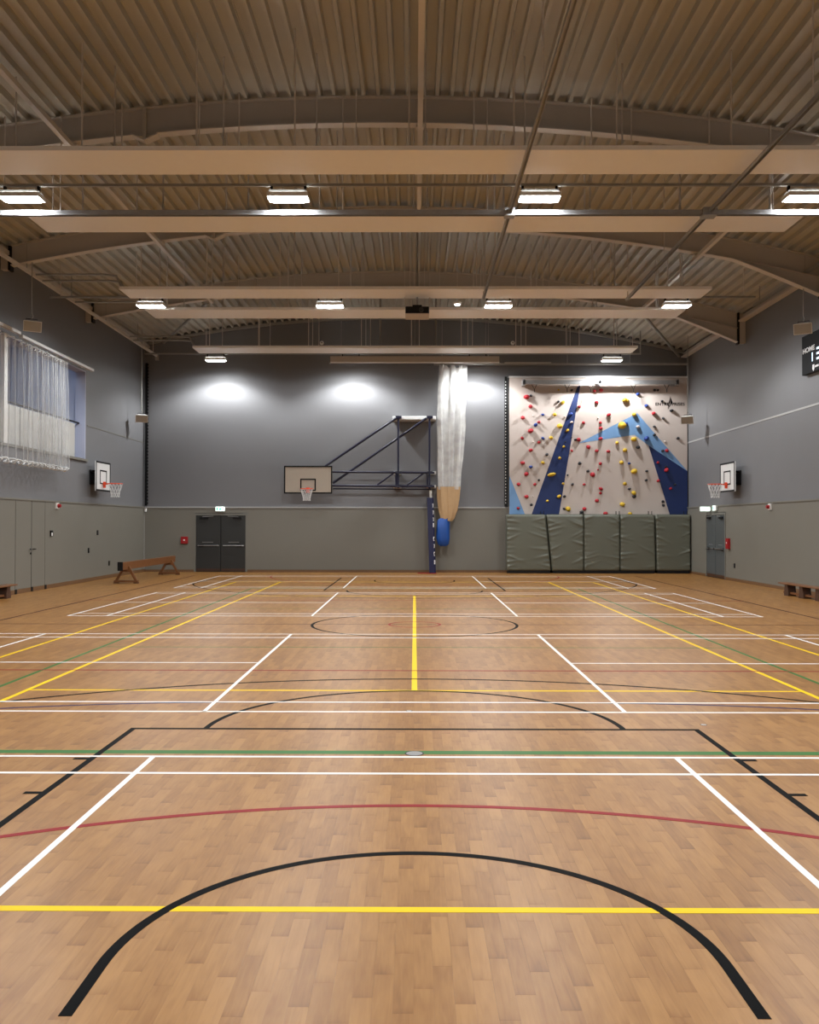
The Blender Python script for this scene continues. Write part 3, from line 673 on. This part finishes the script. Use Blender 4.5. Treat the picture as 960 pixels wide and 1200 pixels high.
# loudspeakers
def speaker(loc, face, ztop, label, dirx):
    t = thing('loudspeaker', label, 'loudspeaker', loc, face, 'hanging loudspeakers')
    o = MB(); o.loft([[(-0.21, -0.13, -0.13), (0.21, -0.13, -0.13), (0.21, -0.13, 0.13), (-0.21, -0.13, 0.13)], [(-0.15, 0.13, -0.1), (0.15, 0.13, -0.1), (0.15, 0.13, 0.12), (-0.15, 0.13, 0.12)]], smooth=False)
    cab = o.build('cabinet', 'white', t, bevel=0.01); cab.rotation_euler = (math.radians(16), 0, 0)
    gr = B(-0.195, 0.195, -0.138, -0.129, -0.115, 0.115).build('grille', 'pipe', t); gr.rotation_euler = (math.radians(16), 0, 0)
    br = MB(); br.tube([(-0.13, 0, 0.1), (-0.13, 0, 0.17), (0.13, 0, 0.17), (0.13, 0, 0.1)], 0.01, 6, True); br.build('yoke', 'dark', t)
    MB().tube([(0, 0, 0.17), (0.03, 0, 0.24), (0, 0, 0.3), (0, 0, ztop-loc[2])], 0.014, 6).build('hanging_pole', 'pipe', t)
speaker((-9.37, 22.1, 6.61), 0.55, roof(-9.37)-0.5, 'hanging loudspeaker above the gallery net on the left', 1)
speaker((-9.64, 31.95, 5.51), 0.35, roof(-9.64), 'hanging loudspeaker in left rear corner', 1)
speaker((9.46, 22.1, 6.55), -0.55, roof(9.46)-depth(9.46), 'hanging loudspeaker above the scoreboard on the right', -1)
speaker((9.5, 31.6, 5.43), -0.5, roof(9.5), 'hanging loudspeaker in right rear corner by climbing wall', -1)

# scoreboard
t = thing('scoreboard', 'black electronic scoreboard reading HOME on right wall', 'scoreboard', (XW, 22.31, 6.1), 0)
B(-0.13, -0.02, -1.1, 1.08, -0.5, 0.5).build('case', 'dark', t, bevel=0.008)
B(-0.02, 0, -0.9, 0.9, -0.55, -0.35).build('wall_bracket', 'frame', t)
B(-0.135, -0.13, -1.09, 1.07, -0.49, 0.49).build('face', 'blackprint', t)
fx = -0.137
text('HOME', 0.17, 'print', 'lettering', t, face_right(fx, 0.68, 0.1), sx=1.45, bold=0.004)
def seg_digit(n, yc, zc, w, h):
    segs = {'1': 'bc', '3': 'abgcd'}[n]; th = 0.05; mb = MB()
    R_ = {'a': (-w/2, w/2, h/2-th, h/2), 'g': (-w/2, w/2, -th/2, th/2), 'd': (-w/2, w/2, -h/2, -h/2+th), 'b': (w/2-th, w/2, 0, h/2), 'c': (w/2-th, w/2, -h/2, 0)}
    for s in segs:
        u0, u1, z0, z1 = R_[s]; mb.box(fx-0.004, fx, yc-u1, yc-u0, zc+z0, zc+z1)
    mb.build('digit', 'digit', t)
seg_digit('1', 0.5, -0.12, 0.14, 0.22); seg_digit('3', 0.1, -0.08, 0.24, 0.3)
mb = MB(); mb.prism([(0.40+a, -0.42+b) for a, b in ((-0.05, 0.1), (0.05, 0.1), (0.06, 0.0), (0, -0.07), (-0.06, 0.0))], 'x', fx-0.003, fx); mb.box(fx-0.003, fx, 0.1, 0.31, -0.41, -0.36); mb.build('emblem', 'print', t)

# ================================================================== BASKETBALL
def ring_and_net(parent, x, y, z, R=0.225, dirv=(0, -1), plate='orange'):
    """hoop in front of a board whose front face is at (x,y); dirv points away from the board"""
    dx, dy = dirv; cx, cy = x+dx*(R+0.15), y+dy*(R+0.15)
    h = MB(); pts = [(cx+R*math.cos(2*PI*k/24), cy+R*math.sin(2*PI*k/24), z) for k in range(25)]
    h.tube(pts, 0.012, 8, False); o = h.build('hoop', 'orange', parent)
    pb = MB(); px, py = -dy, dx
    pb.bar((x+px*0.06, y+py*0.06, z-0.02), (x+dx*0.17+px*0.06, y+dy*0.17+py*0.06, z), 0.02, 0.03); pb.bar((x-px*0.06, y-py*0.06, z-0.02), (x+dx*0.17-px*0.06, y+dy*0.17-py*0.06, z), 0.02, 0.03)
    pb.bar((x+dx*0.01, y+dy*0.01, z-0.13), (x+dx*0.01, y+dy*0.01, z+0.06), 0.13, 0.02); pb.build('hoop_bracket', 'orange', o)
    nb = MB(); n = 12
    prof = [(R*0.98, 0), (R*0.85, -0.12), (R*0.66, -0.25), (R*0.56, -0.36), (R*0.6, -0.43)]
    for k in range(n):
        for dr in (1, -1):
            pts = []
            for i, (r, dz) in enumerate(prof):
                a = 2*PI*(k + dr*i*0.5)/n; pts.append((cx+r*math.cos(a), cy+r*math.sin(a), z+dz))
            nb.tube(pts, 0.0055, 4, False)
    nb.build('net', 'boardw', parent)
# side boards
for s, l in ((-1, 'white side basketball backboard and hoop on left wall'), (1, 'white side basketball backboard and hoop on right wall')):
    t = thing('basketball_backboard', l, 'basketball hoop', (s*9.8, 28.48, 0), 0)
    bz0, bz1 = 2.8, 3.72
    B(-0.015, 0.015, -0.66, 0.66, bz0, bz1).build('board', 'boardw', t)
    fx = -s*0.015; q = -s*0.006
    def strip(y0, y1, z0, z1, nm): B(min(fx, fx+q), max(fx, fx+q), y0, y1, z0, z1).build(nm, 'blackprint', t)
    for a in ((-0.66, 0.66, bz0, bz0+0.05), (-0.66, 0.66, bz1-0.05, bz1), (-0.66, -0.60, bz0+0.05, bz1-0.05), (0.60, 0.66, bz0+0.05, bz1-0.05)): strip(*a, 'border')
    for a in ((-0.31, 0.31, 3.02, 3.06), (-0.31, 0.31, 3.42, 3.46), (-0.31, -0.26, 3.06, 3.42), (0.26, 0.31, 3.06, 3.42)): strip(*a, 'target_square')
    ring_and_net(t, -s*0.02, 0, 3.04, 0.225, (-s, 0))
    for zz in (3.02, 3.38): B(min(s*0.015, s*0.27), max(s*0.015, s*0.27), -0.3, 0.3, zz, zz+0.07).build('bracket_arm', 'dark', t)
    B(min(s*0.26, s*0.298), max(s*0.26, s*0.298), -0.35, 0.35, 3.0, 3.46).build('wall_plate', 'dark', t)
# swing-out match goal on rear wall
t = thing('swing_basketball_goal', 'folded wall goal with cream backboard on navy steel frame', 'basketball hoop', (0, 33.1, 0))
bx0, bx1, bz0, bz1 = -4.765, -3.0, 2.89, 3.905
bd = B(bx0, bx1, -0.02, 0.02, bz0, bz1).build('board', 'board', t)
for a in ((bx0, bx1, bz0, bz0+0.05), (bx0, bx1, bz1-0.05, bz1), (bx0, bx0+0.05, bz0+0.05, bz1-0.05), (bx1-0.05, bx1, bz0+0.05, bz1-0.05)): B(a[0], a[1], -0.028, -0.02, a[2], a[3]).build('border', 'blackprint', bd)
for a in ((-4.17, -3.6, 2.985, 3.03), (-4.17, -3.6, 3.39, 3.436), (-4.17, -4.125, 3.03, 3.39), (-3.645, -3.6, 3.03, 3.39)): B(a[0], a[1], -0.028, -0.02, a[2], a[3]).build('target_square', 'blackprint', bd)
ring_and_net(t, -3.89, -0.03, 3.05, 0.225, (0, -1))
def tb(a, b, r=0.035, nm='tube'): MB().tube([a, b], r, 8).build(nm, 'navy', t)
tb((-0.6, 0, 5.74), (-0.6, 0, 3.1), nm='post'); tb((0.54, 0, 5.74), (0.54, 0, 3.08), nm='post')
tb((-0.66, 0.0, 5.66), (-3.27, 0.05, 3.9), 0.045, 'strut'); tb((0.43, 0.06, 5.65), (-2.99, 0.1, 3.28), 0.045, 'strut')
tb((-3.0, 0.05, 3.69), (0.72, 0.05, 3.66), 0.04, 'rail'); tb((-3.0, 0.05, 3.19), (0.72, 0.05, 3.16), 0.045, 'rail'); tb((-3.0, 0.2, 3.08), (0.6, 0.2, 3.06), 0.025, 'rail')
tb((-0.75, 0.05, 3.66), (-1.37, 0.05, 3.21), 0.035, 'strut'); tb((0.34, 0.05, 3.66), (-0.28, 0.05, 3.21), 0.035, 'strut')
tb((-0.66, 0.05, 3.68), (-0.66, 0.05, 3.16), 0.05, 'post'); tb((0.46, 0.05, 3.68), (0.46, 0.05, 3.16), 0.03, 'post')
for zz in (5.68, 3.66, 3.17):
    for xx in (-0.6, 0.54): B(xx-0.1, xx+0.12, -0.05, 0.08, zz-0.045, zz+0.05).build('hinge_block', 'navy', t)
B(-0.82, 0.78, 0.08, 0.7, 5.6, 5.735).build('wall_bracket', 'boardw', t, bevel=0.02)
for x0, x1 in ((0.44, 0.78), (-0.78, -0.5)):
    for zz in (3.62, 3.11): B(x0, x1, 0.09, 0.7, zz, zz+0.1).build('wall_bracket', 'boardw', t)
# padded post below it
t = thing('padded_post', 'navy padded post with white lettering leaning on rear wall', 'post', (0.66, 33.25, 0))
def slant(z): return -0.09*z/2.76
MB().loft([[(slant(z)+a, b, z) for a, b in ((-0.12, -0.11), (0.08, -0.12), (0.12, -0.08), (0.12, 0.1), (0.08, 0.12), (-0.12, 0.12))] for z in (0.0, 0.7, 1.4, 2.1, 2.75)], smooth=False).build('pad', 'navypad', t)
MB().tube([(slant(2.75)+0.02, 0, 2.7), (slant(3.0)+0.02, 0, 3.02)], 0.05, 10).build('steel_post', 'white', t)
for k, z in enumerate((2.45, 2.2, 1.95, 1.75, 1.25, 0.98, 0.7, 0.4)):
    mb = MB(); x = slant(z)+0.085
    mb.box(x-0.02, x+0.02, -0.135, -0.11, z+0.05, z+0.075)
    if k in (3, 4, 6, 7): mb.box(x-0.02, x-0.002, -0.135, -0.11, z-0.075, z+0.05); mb.box(x-0.02, x+0.02, -0.135, -0.11, z-0.075, z-0.05)
    if k in (3, 7): mb.box(x+0.004, x+0.02, -0.135, -0.11, z-0.05, z+0.05)
    if k in (0, 1, 2, 5): mb.box(x-0.004, x+0.014, -0.135, -0.11, z-0.06, z+0.05)
    mb.build('lettering', 'print', t)
B(-0.55, 0.14, -0.5, 0.15, 0.001, 0.006).build('base_mat', 'ln_red', t)

# net curtain gathered on rear wall: net, canvas skirt, blue bag
t = thing('gathered_net', 'white net gathered into a tall bundle ending in blue bag', 'net curtain', (1.35, 33.2, 0))
def pleat_ring(cx, hw, hd, z, n=72, k=9, amp=0.25, ph=0.0, jit=0.0):
    r = []
    for i in range(n):
        a = 2*PI*i/n; m = 1 + amp*math.sin(k*a+ph) + 0.3*amp*math.sin(2.3*k*a+2*ph)
        r.append((cx+hw*m*math.cos(a), hd*m*math.sin(a), z))
    return r
rings = []
for z, x0, x1 in ((7.55, 0.9, 1.9), (7.3, 0.9, 1.88), (6.6, 0.84, 1.86), (5.35, 0.81, 1.84), (4.2, 0.82, 1.75), (3.5, 0.83, 1.69), (3.05, 0.85, 1.66)):
    rings.append(pleat_ring((x0+x1)/2-1.35, (x1-x0)/2*0.85, 0.11, z, amp=0.22, ph=z*0.5))
# scalloped top edge
rings[0] = [(x, y, z + 0.07*math.cos(i*2*PI/72*8)) for i, (x, y, z) in enumerate(rings[0])]
MB().loft(rings, caps=False).build('net', 'net2', t)
rings = [pleat_ring((a+b)/2-1.35, (b-a)/2*0.88, d, z, amp=0.2, ph=z*0.8, k=6) for z, a, b, d in ((3.15, 0.84, 1.64, 0.13), (2.7, 0.85, 1.6, 0.14), (2.3, 0.9, 1.54, 0.14), (2.0, 0.97, 1.44, 0.12), (1.9, 1.0, 1.36, 0.1))]
MB().loft(rings, caps=False).build('canvas_skirt', 'canvas', t)
rings = [pleat_ring((a+b)/2-1.35, (b-a)/2, d, z, n=40, amp=0.06, k=5, ph=z*4) for z, a, b, d in ((2.0, 0.92, 1.3, 0.1), (1.93, 0.82, 1.27, 0.14), (1.6, 0.8, 1.27, 0.17), (1.25, 0.81, 1.29, 0.17), (1.05, 0.86, 1.25, 0.14), (0.98, 0.95, 1.15, 0.06))]
MB().loft(rings).build('blue_bag', 'bag', t)
for k in range(6): MB().tube([(-0.4+k*0.17, 0, 7.5), (-0.4+k*0.17, 0.1, 7.64)], 0.008, 5).build('hook', 'pipe', t)

# net in front of the gallery opening
t = thing('gallery_net', 'white pleated net hanging before the gallery opening', 'net curtain', (-9.8, 23.4, 0))
ys0, ys1, n = 19.6, 25.48, 420
rings = []
def fold(u, z):   # pleats get tighter towards the far end
    p = 2*PI*(u*11 + 9*u**3)
    return 0.09*math.sin(p) + 0.03*math.sin(2.7*p + z*0.7)
for z, amp in ((6.28, 0.7), (5.6, 0.9), (4.8, 1.0), (4.0, 1.05), (3.3, 1.1)):
    r = []
    for i in range(n+1):
        u = i/n; p = 2*PI*(u*11 + 9*u**3)
        zz = z + (0.05*math.cos(p) if z > 6.2 else (0.06*math.cos(p) if z < 3.4 else 0))
        r.append((fold(u, z)*amp, ys0+(ys1-ys0)*u-23.4+0.05*math.cos(p*1.0)*amp, zz))
    rings.append(r)
MB().loft(rings, closed=False).build('net', 'net', t)
MB().tube(rings[-1][::3], 0.022, 6).build('hem_rope', 'boardw', t)
MB().tube(rings[0][::3], 0.012, 5).build('head_rope', 'boardw', t)
n_f = 20
for k in range(n_f):  # bunched vertical cords at the pleat crests
    # solve for u at crest k
    lo, hi = 0.0, 1.0
    for _ in range(40):
        mid = (lo+hi)/2
        if mid*11+9*mid**3 < k+0.25: lo = mid
        else: hi = mid
    i = int(lo*n)
    if i < n: MB().tube([R_[i] for R_ in rings], 0.006, 5).build('cord', 'boardw', t)
t = thing('net_rail', 'white net rail fixed along the top of gallery opening', 'track', (-9.85, 0, 6.46)); B(-0.05, 0.05, 22.6, 27.65, -0.03, 0.04).build('rail', 'boardw', t); B(-0.05, 0.05, 16.9, 22.5, 0.02, 0.09).build('rail', 'boardw', t)
for yy in (18.5, 21.5, 23.5, 25.5, 27.4): B(-0.25, 0.0, yy-0.03, yy+0.03, 0.04, 0.07).build('bracket', 'boardw', t)

# ================================================================== CLIMBING WALL
CY = 33.55
cw = thing('climbing_wall', 'white and blue climbing wall dotted with coloured holds', 'climbing wall', (6.8, YB, 0))
def cbuild(mbx, n, m, par=cw):
    o = mbx.build(n, m, par)
    if par is cw: o.location = (-6.8, -YB, 0)
    return o
body = cbuild(B(3.5, 10.06, CY, YB, 2.1, 7.22), 'body', 'climb')
def paint(poly, m): cbuild(MB().prism(poly, 'y', CY-0.004, CY), 'painted_shape', m)
paint([(4.30, 2.1), (5.32, 2.1), (6.12, 6.93), (6.00, 6.85)], 'dblue')
paint([(3.5, 2.1), (4.09, 2.1), (3.5, 3.58)], 'lblue')
paint([(6.05, 4.78), (8.12, 5.09), (8.63, 4.70), (10.06, 3.75), (8.22, 5.89)], 'lblue')
paint([(9.42, 2.1), (10.06, 2.1), (10.06, 3.75), (8.63, 4.70)], 'dblue')
cbuild(B(3.48, 10.06, CY-0.03, CY+0.1, 7.2, 7.26), 'top_cap', 'boardw')
# belay beam with V anchors
cbuild(B(3.98, 9.65, 33.2, 33.32, 6.92, 7.06), 'belay_beam', 'galv')
for x in (4.0, 6.78, 9.62): cbuild(B(x-0.05, x+0.05, 33.2, CY, 6.88, 7.08), 'beam_bracket', 'galv')
cbuild(B(9.3, 9.5, 33.19, 33.2, 6.83, 6.9), 'rating_plate', 'steel')
for x in (4.38, 5.58, 6.44, 8.0, 9.22):
    mb = MB(); mb.tube([(x-0.09, 33.24, 6.9), (x, 33.22, 6.72), (x+0.09, 33.24, 6.9)], 0.014, 6); mb.tube([(x, 33.22, 6.74), (x, 33.22, 6.62)], 0.016, 6); cbuild(mb, 'anchor', 'dark')
# side edge rails with lacing eyes
cbuild(B(3.34, 3.42, CY+0.1, YB, 2.45, 7.26), 'side_rail', 'dark'); cbuild(B(3.43, 3.49, CY+0.05, YB, 2.45, 7.2), 'side_rail', 'door')
for k in range(40): cbuild(B(3.355, 3.385, CY+0.09, CY+0.1, 2.55+k*0.115, 2.6+k*0.115), 'lacing_eye', 'boardw')
# lettering and logo
T1 = Matrix.Translation((-6.8, -YB, 0))
text('ENTRE', 0.155, 'blackprint', 'lettering', cw, T1 @ face_back(9.14, CY-0.003, 6.22), sx=1.12, bold=0.003)
text('PRISES', 0.155, 'blackprint', 'lettering', cw, T1 @ face_back(9.73, CY-0.003, 6.22), sx=1.12, bold=0.003)
cbuild(MB().prism([(9.44, 6.50), (9.42, 6.28), (9.34, 6.02), (9.38, 6.3)], 'y', CY-0.004, CY), 'logo', 'blackprint')
cbuild(MB().prism([(9.44, 6.50), (9.52, 6.30), (9.34, 6.02), (9.44, 6.24)], 'y', CY-0.004, CY), 'logo', 'blackprint')
# holds
R = [(4.14,6.49,1.4),(4.29,6.13,1.2),(3.98,5.72,1.0),(4.58,5.56,0.9),(4.28,5.24,1.3),(3.98,4.95,1.0),(4.58,4.81,0.7),(4.28,4.52,1.1),(3.99,4.05,1.1),(4.13,3.64,1.3),(3.83,3.26,0.9),(4.43,3.26,0.9),(4.13,2.81,1.0),(3.83,2.37,0.9),(6.71,6.29,0.9),(6.07,6.13,0.9),(7.16,5.83,1.0),(6.24,5.53,1.0),(6.85,5.54,0.7),(6.86,5.33,1.1),(6.86,4.95,1.0),(6.06,4.90,1.2),(6.40,4.64,1.0),(6.71,4.50,1.0),(7.15,4.48,0.9),(6.86,4.03,1.0),(6.55,3.62,1.2),(6.25,3.26,0.8),(6.87,3.10,1.0),(6.86,2.93,0.9),(6.71,2.66,0.9),(6.25,2.36,1.1),(7.04,2.19,1.1),(6.65,6.71,1.0),(6.87,6.74,0.9),(8.81,5.88,1.1),(9.28,3.80,1.1),(8.98,4.07,0.8),(9.29,4.51,0.9),(9.43,3.11,0.8),(8.98,3.40,0.8),(6.77,3.80,0.5),(5.79,4.50,0.6)]
Y = [(5.47,6.29,1.0),(5.18,5.83,1.1),(5.34,5.41,1.3),(5.03,4.98,1.1),(4.74,4.06,0.9),(5.36,4.22,0.9),(5.50,4.65,0.6),(4.89,2.65,0.8),(5.33,2.82,1.0),(5.49,3.28,0.8),(5.65,2.36,1.2),(5.63,5.25,1.0),(7.74,6.39,1.2),(7.85,6.35,1.2),(7.63,5.43,1.9),(8.09,5.84,1.2),(8.09,4.93,1.4),(7.77,4.52,1.3),(7.46,4.79,0.8),(7.62,4.07,1.2),(8.09,3.75,1.5),(7.76,3.28,1.1),(8.07,2.95,1.1),(7.65,2.53,1.4),(7.94,2.19,0.9),(5.32,6.75,0.6)]
Bl = [(4.73,5.84,0.8),(4.46,5.44,1.0),(4.74,4.95,1.0),(4.28,3.90,0.8),(7.80,5.50,1.1),(8.22,6.59,0.9),(7.92,4.03,0.8),(8.54,4.95,1.1),(5.76,5.86,1.0),(8.54,6.16,0.9)]
K = [(4.88,4.36,0.8),(4.59,3.42,0.7),(4.30,2.50,0.7),(5.30,6.31,0.8),(5.80,6.74,0.7),(5.57,4.83,0.5),(6.08,4.03,0.8),(6.39,3.75,0.9),(5.82,3.26,0.7),(5.65,3.60,0.6),(5.52,2.81,0.7),(5.51,2.36,0.8),(8.24,4.63,1.0),(7.93,3.10,0.9),(8.08,2.81,0.9),(8.55,3.75,0.8),(8.54,3.42,0.7),(8.85,5.09,0.9),(8.84,5.39,0.7),(9.17,5.70,0.8),(9.48,5.99,0.9),(9.14,6.33,0.8),(9.71,4.96,0.7),(9.14,4.50,0.8),(9.26,3.91,0.6),(9.16,2.63,0.9),(9.16,2.49,0.7),(9.60,3.26,0.6),(6.15,2.24,0.8),(4.30,6.53,0.8),(8.85,6.74,0.7),(8.97,6.74,0.7),(5.94,4.91,0.7),(5.79,4.99,0.4)]
W_ = [(8.24,5.39,0.9),(4.37,5.79,0.4),(4.37,4.83,0.4),(4.37,2.82,0.4),(6.77,5.72,0.4),(4.33,3.81,0.4),(9.23,4.84,0.4),(5.55,5.76,0.5),(5.80,5.56,0.7)]
def hold_mesh(seed, m):
    rnd = random.Random(seed); bm = bmesh.new(); bmesh.ops.create_icosphere(bm, subdivisions=2, radius=1.0)
    dirs = [(Vector((rnd.uniform(-1,1), rnd.uniform(-1,0.2), rnd.uniform(-1,1))).normalized(), rnd.uniform(-0.35, 0.35)) for _ in range(6)]
    for v in bm.verts:
        n_ = v.co.normalized(); k = 1.0
        for d, a in dirs: k += a*max(0, n_.dot(d))**2
        v.co = n_*k; v.co.x *= 0.085; v.co.z *= 0.068
        v.co.y = v.co.y*0.075 - 0.03 if v.co.y < 0.3 else 0.0
        if v.co.y > 0: v.co.y = 0
    me = bpy.data.meshes.new('climbing_hold'); bm.to_mesh(me); bm.free()
    for p in me.polygons: p.use_smooth = True
    me.materials.append(M[m]); return me
for L_, mn in ((R, 'hold_red'), (Y, 'hold_yel'), (Bl, 'hold_blue'), (K, 'hold_blk'), (W_, 'hold_wht')):
    variants = [hold_mesh(i*7+len(mn), mn) for i in range(4)]
    for i, (x, z, s) in enumerate(L_):
        link_copy(variants[i % 4], 'climbing_hold', cw, (x-6.8, CY-YB+0.0, z), (0, random.uniform(-0.6, 0.6), 0), (s*0.92, s*1.15, s*0.92))
me = hold_mesh(99, 'hold_yel'); link_copy(me, 'climbing_hold', cw, (5.05-6.8, CY-YB, 3.62), (0, -0.22, 0), (1.9, 1.3, 1.0))

# crash mats standing in front of the climbing wall
def mat_panel(x0, x1, parent, seed, sl=0.0, sr=0.0, y0=33.05, y1=33.5, z0=0.1, z1=2.13):
    """upholstered panel; front face is a fine grid with gathered creases"""
    nx, nz = 46, 60; rnd = random.Random(seed)
    cre = []
    for side in (0, 1):
        for k in range(9):
            cre.append((side, rnd.uniform(0.03, 0.97), rnd.uniform(0.25, 0.55), rnd.uniform(0.35, 1.0), rnd.choice((-1, 1))*rnd.uniform(0.05, 0.35)))
    mb = MB(); vs = []
    for j in range(nz+1):
        for i in range(nx+1):
            u = i/nx; v = j/nz
            xl = x0 + sl*(1-v); xr = x1 + sr*(1-v)
            d = 0.0
            for side, v0, ln, amp, sk in cre:
                uu = u if side == 0 else 1-u
                if uu < ln:
                    dv = v - v0 - sk*uu
                    d += amp*0.032*(1-uu/ln)*math.exp(-(dv/0.017)**2)
            e = min(u, 1-u); e2 = min(v, 1-v)
            d += 0.013*math.sin(v*78+seed)*math.exp(-e/0.06)
            rnd_ = 0.05*(1-min(1, e/0.035))**2 + 0.05*(1-min(1, e2/0.025))**2
            vs.append((xl+(xr-xl)*u, y0 - d + rnd_ - 0.015*math.sin(PI*u)*math.sin(PI*v), z0+(z1-z0)*v))
    nb = len(vs)
    fs = [(j*(nx+1)+i, j*(nx+1)+i+1, (j+1)*(nx+1)+i+1, (j+1)*(nx+1)+i) for j in range(nz) for i in range(nx)]
    # back and sides
    rim = [i for i in range(nx+1)] + [(j*(nx+1)+nx) for j in range(1, nz+1)] + [nz*(nx+1)+i for i in range(nx-1, -1, -1)] + [j*(nx+1) for j in range(nz-1, 0, -1)]
    bk = [(vs[k][0], y1, vs[k][2]) for k in rim]
    vs += bk; m_ = len(rim)
    for k in range(m_): fs.append((rim[k], rim[(k+1) % m_], nb+(k+1) % m_, nb+k))
    fs.append(tuple(nb+k for k in range(m_)))
    mb.add(vs, fs, True)
    return mb.build('panel', 'mat', parent)
mats = [((3.34, 4.80), (0, 0.2), 'left grey crash mat standing before the climbing wall', [(3.36, 4.76, 0, 0.2)]),
        ((4.85, 8.74), (0.2, 0.04), 'wide middle grey crash mat of three creased panels', [(4.80, 6.14, 0.2, 0.0), (6.16, 7.46, 0.0, 0.0), (7.48, 8.72, 0.0, 0.04)]),
        ((8.78, 10.05), (0.04, 0), 'right grey crash mat before the climbing wall by corner', [(8.76, 10.02, 0.04, 0.0)])]
sd = 1
for (a, b), _, lab, pans in mats:
    t = thing('crash_mat', lab, 'crash mat', ((a+b)/2, 33.3, 0), 0, 'upright crash mats')
    for x0, x1, sl, sr in pans:
        o = mat_panel(x0, x1, t, sd, sl, sr); o.location = (-(a+b)/2, -33.3, 0); sd += 1
    o = B(pans[0][0]+pans[0][2]+0.03, pans[-1][1]+pans[-1][3]-0.03, 33.1, 33.45, 0, 0.1).build('base', 'dark', t); o.location = (-(a+b)/2, -33.3, 0)
    o = B(pans[0][0]+0.05, pans[-1][1]-0.05, 33.12, 33.4, 2.13, 2.15).build('top_edge', 'mat', t); o.location = (-(a+b)/2, -33.3, 0)
    for q in range(len(pans)):
        for dx in (-0.06, 0.06):
            x = pans[q][1] + dx - (0.07 if q == len(pans)-1 else 0)
            s_ = MB().tube([(x, 33.42, 2.1), (x, 33.42, 2.27)], 0.014, 5).build('strap', 'dark', t); s_.location = (-(a+b)/2, -33.3, 0)
# black laced edge strips in the rear corners
for x, z0, l in ((-9.99, 2.46, 'black laced net strip hanging in left rear corner'),):
    t = thing('laced_strip', l, 'net strip', (x, 33.68, z0))
    B(-0.03, 0.05, -0.02, 0.05, 0, 5.3).build('strip', 'blackprint', t)
    for k in range(44): B(0.05, 0.085, -0.015, 0.02, 0.06+k*0.12, 0.12+k*0.12).build('lacing', 'blackprint', t)

# ================================================================== BALANCE BEAM, BENCHES
t = thing('balance_beam', 'wooden balance beam on trestle feet by left wall', 'balance beam', (-8.62, 29.6, 0), 0)
bb = MB(); bb.loft([[(-0.06, -3.0, 0.42), (0.06, -3.0, 0.42), (0.06, -3.0, 0.64), (-0.06, -3.0, 0.64)], [(-0.06, 2.9, 0.42), (0.06, 2.9, 0.42), (0.06, 2.9, 0.64), (-0.06, 2.9, 0.64)]], smooth=False).build('beam', 'wood', t)
B(-0.075, 0.075, -3.04, -3.0, 0.4, 0.66).build('end_cap', 'dark', t)
for yy in (-2.45, 2.3):
    tr = B(-0.36, 0.36, yy-0.05, yy+0.05, 0.03, 0.09).build('trestle_foot', 'wood', t)
    for s in (-1, 1):
        MB().bar((s*0.3, yy, 0.07), (s*0.06, yy, 0.5), 0.06, 0.07).build('trestle_leg', 'wood', tr)
        B(s*0.3-0.07, s*0.3+0.07, yy-0.06, yy+0.06, 0.0, 0.03).build('foot_pad', 'dwood', tr)
    B(-0.13, 0.13, yy-0.05, yy+0.05, 0.34, 0.42).build('saddle', 'wood', tr)
def bench(loc, rz, L, label):
    t = thing('gym_bench', label, 'bench', loc, rz)
    B(-0.13, 0.13, -L/2, L/2, 0.28, 0.315).build('seat', 'wood', t, bevel=0.006)
    B(-0.05, 0.05, -L/2+0.15, L/2-0.15, 0.05, 0.10).build('balance_rail', 'wood', t)
    for yy in (-L/2+0.42, -0.42, 0.42, L/2-0.42):
        lg = MB(); lg.loft([[(-0.1, yy-0.12, 0.0), (0.1, yy-0.12, 0.0), (0.1, yy+0.12, 0.0), (-0.1, yy+0.12, 0.0)], [(-0.1, yy-0.12, 0.09), (0.1, yy-0.12, 0.09), (0.1, yy+0.12, 0.09), (-0.1, yy+0.12, 0.09)], [(-0.1, yy-0.07, 0.28), (0.1, yy-0.07, 0.28), (0.1, yy+0.07, 0.28), (-0.1, yy+0.07, 0.28)]], smooth=False); lg.build('leg', 'dwood', t)
        for q in (-0.28, 0.28): MB().tube([(0, yy+q, 0.1), (0, yy+q, 0.28)], 0.012, 6).build('rod', 'dark', t)
bench((9.42, 21.55, 0), 0.03, 3.3, 'long low wooden gym bench along the right wall')
bench((-9.75, 20.35, 0), 0.0, 3.3, 'low wooden gym bench end at left edge of view')
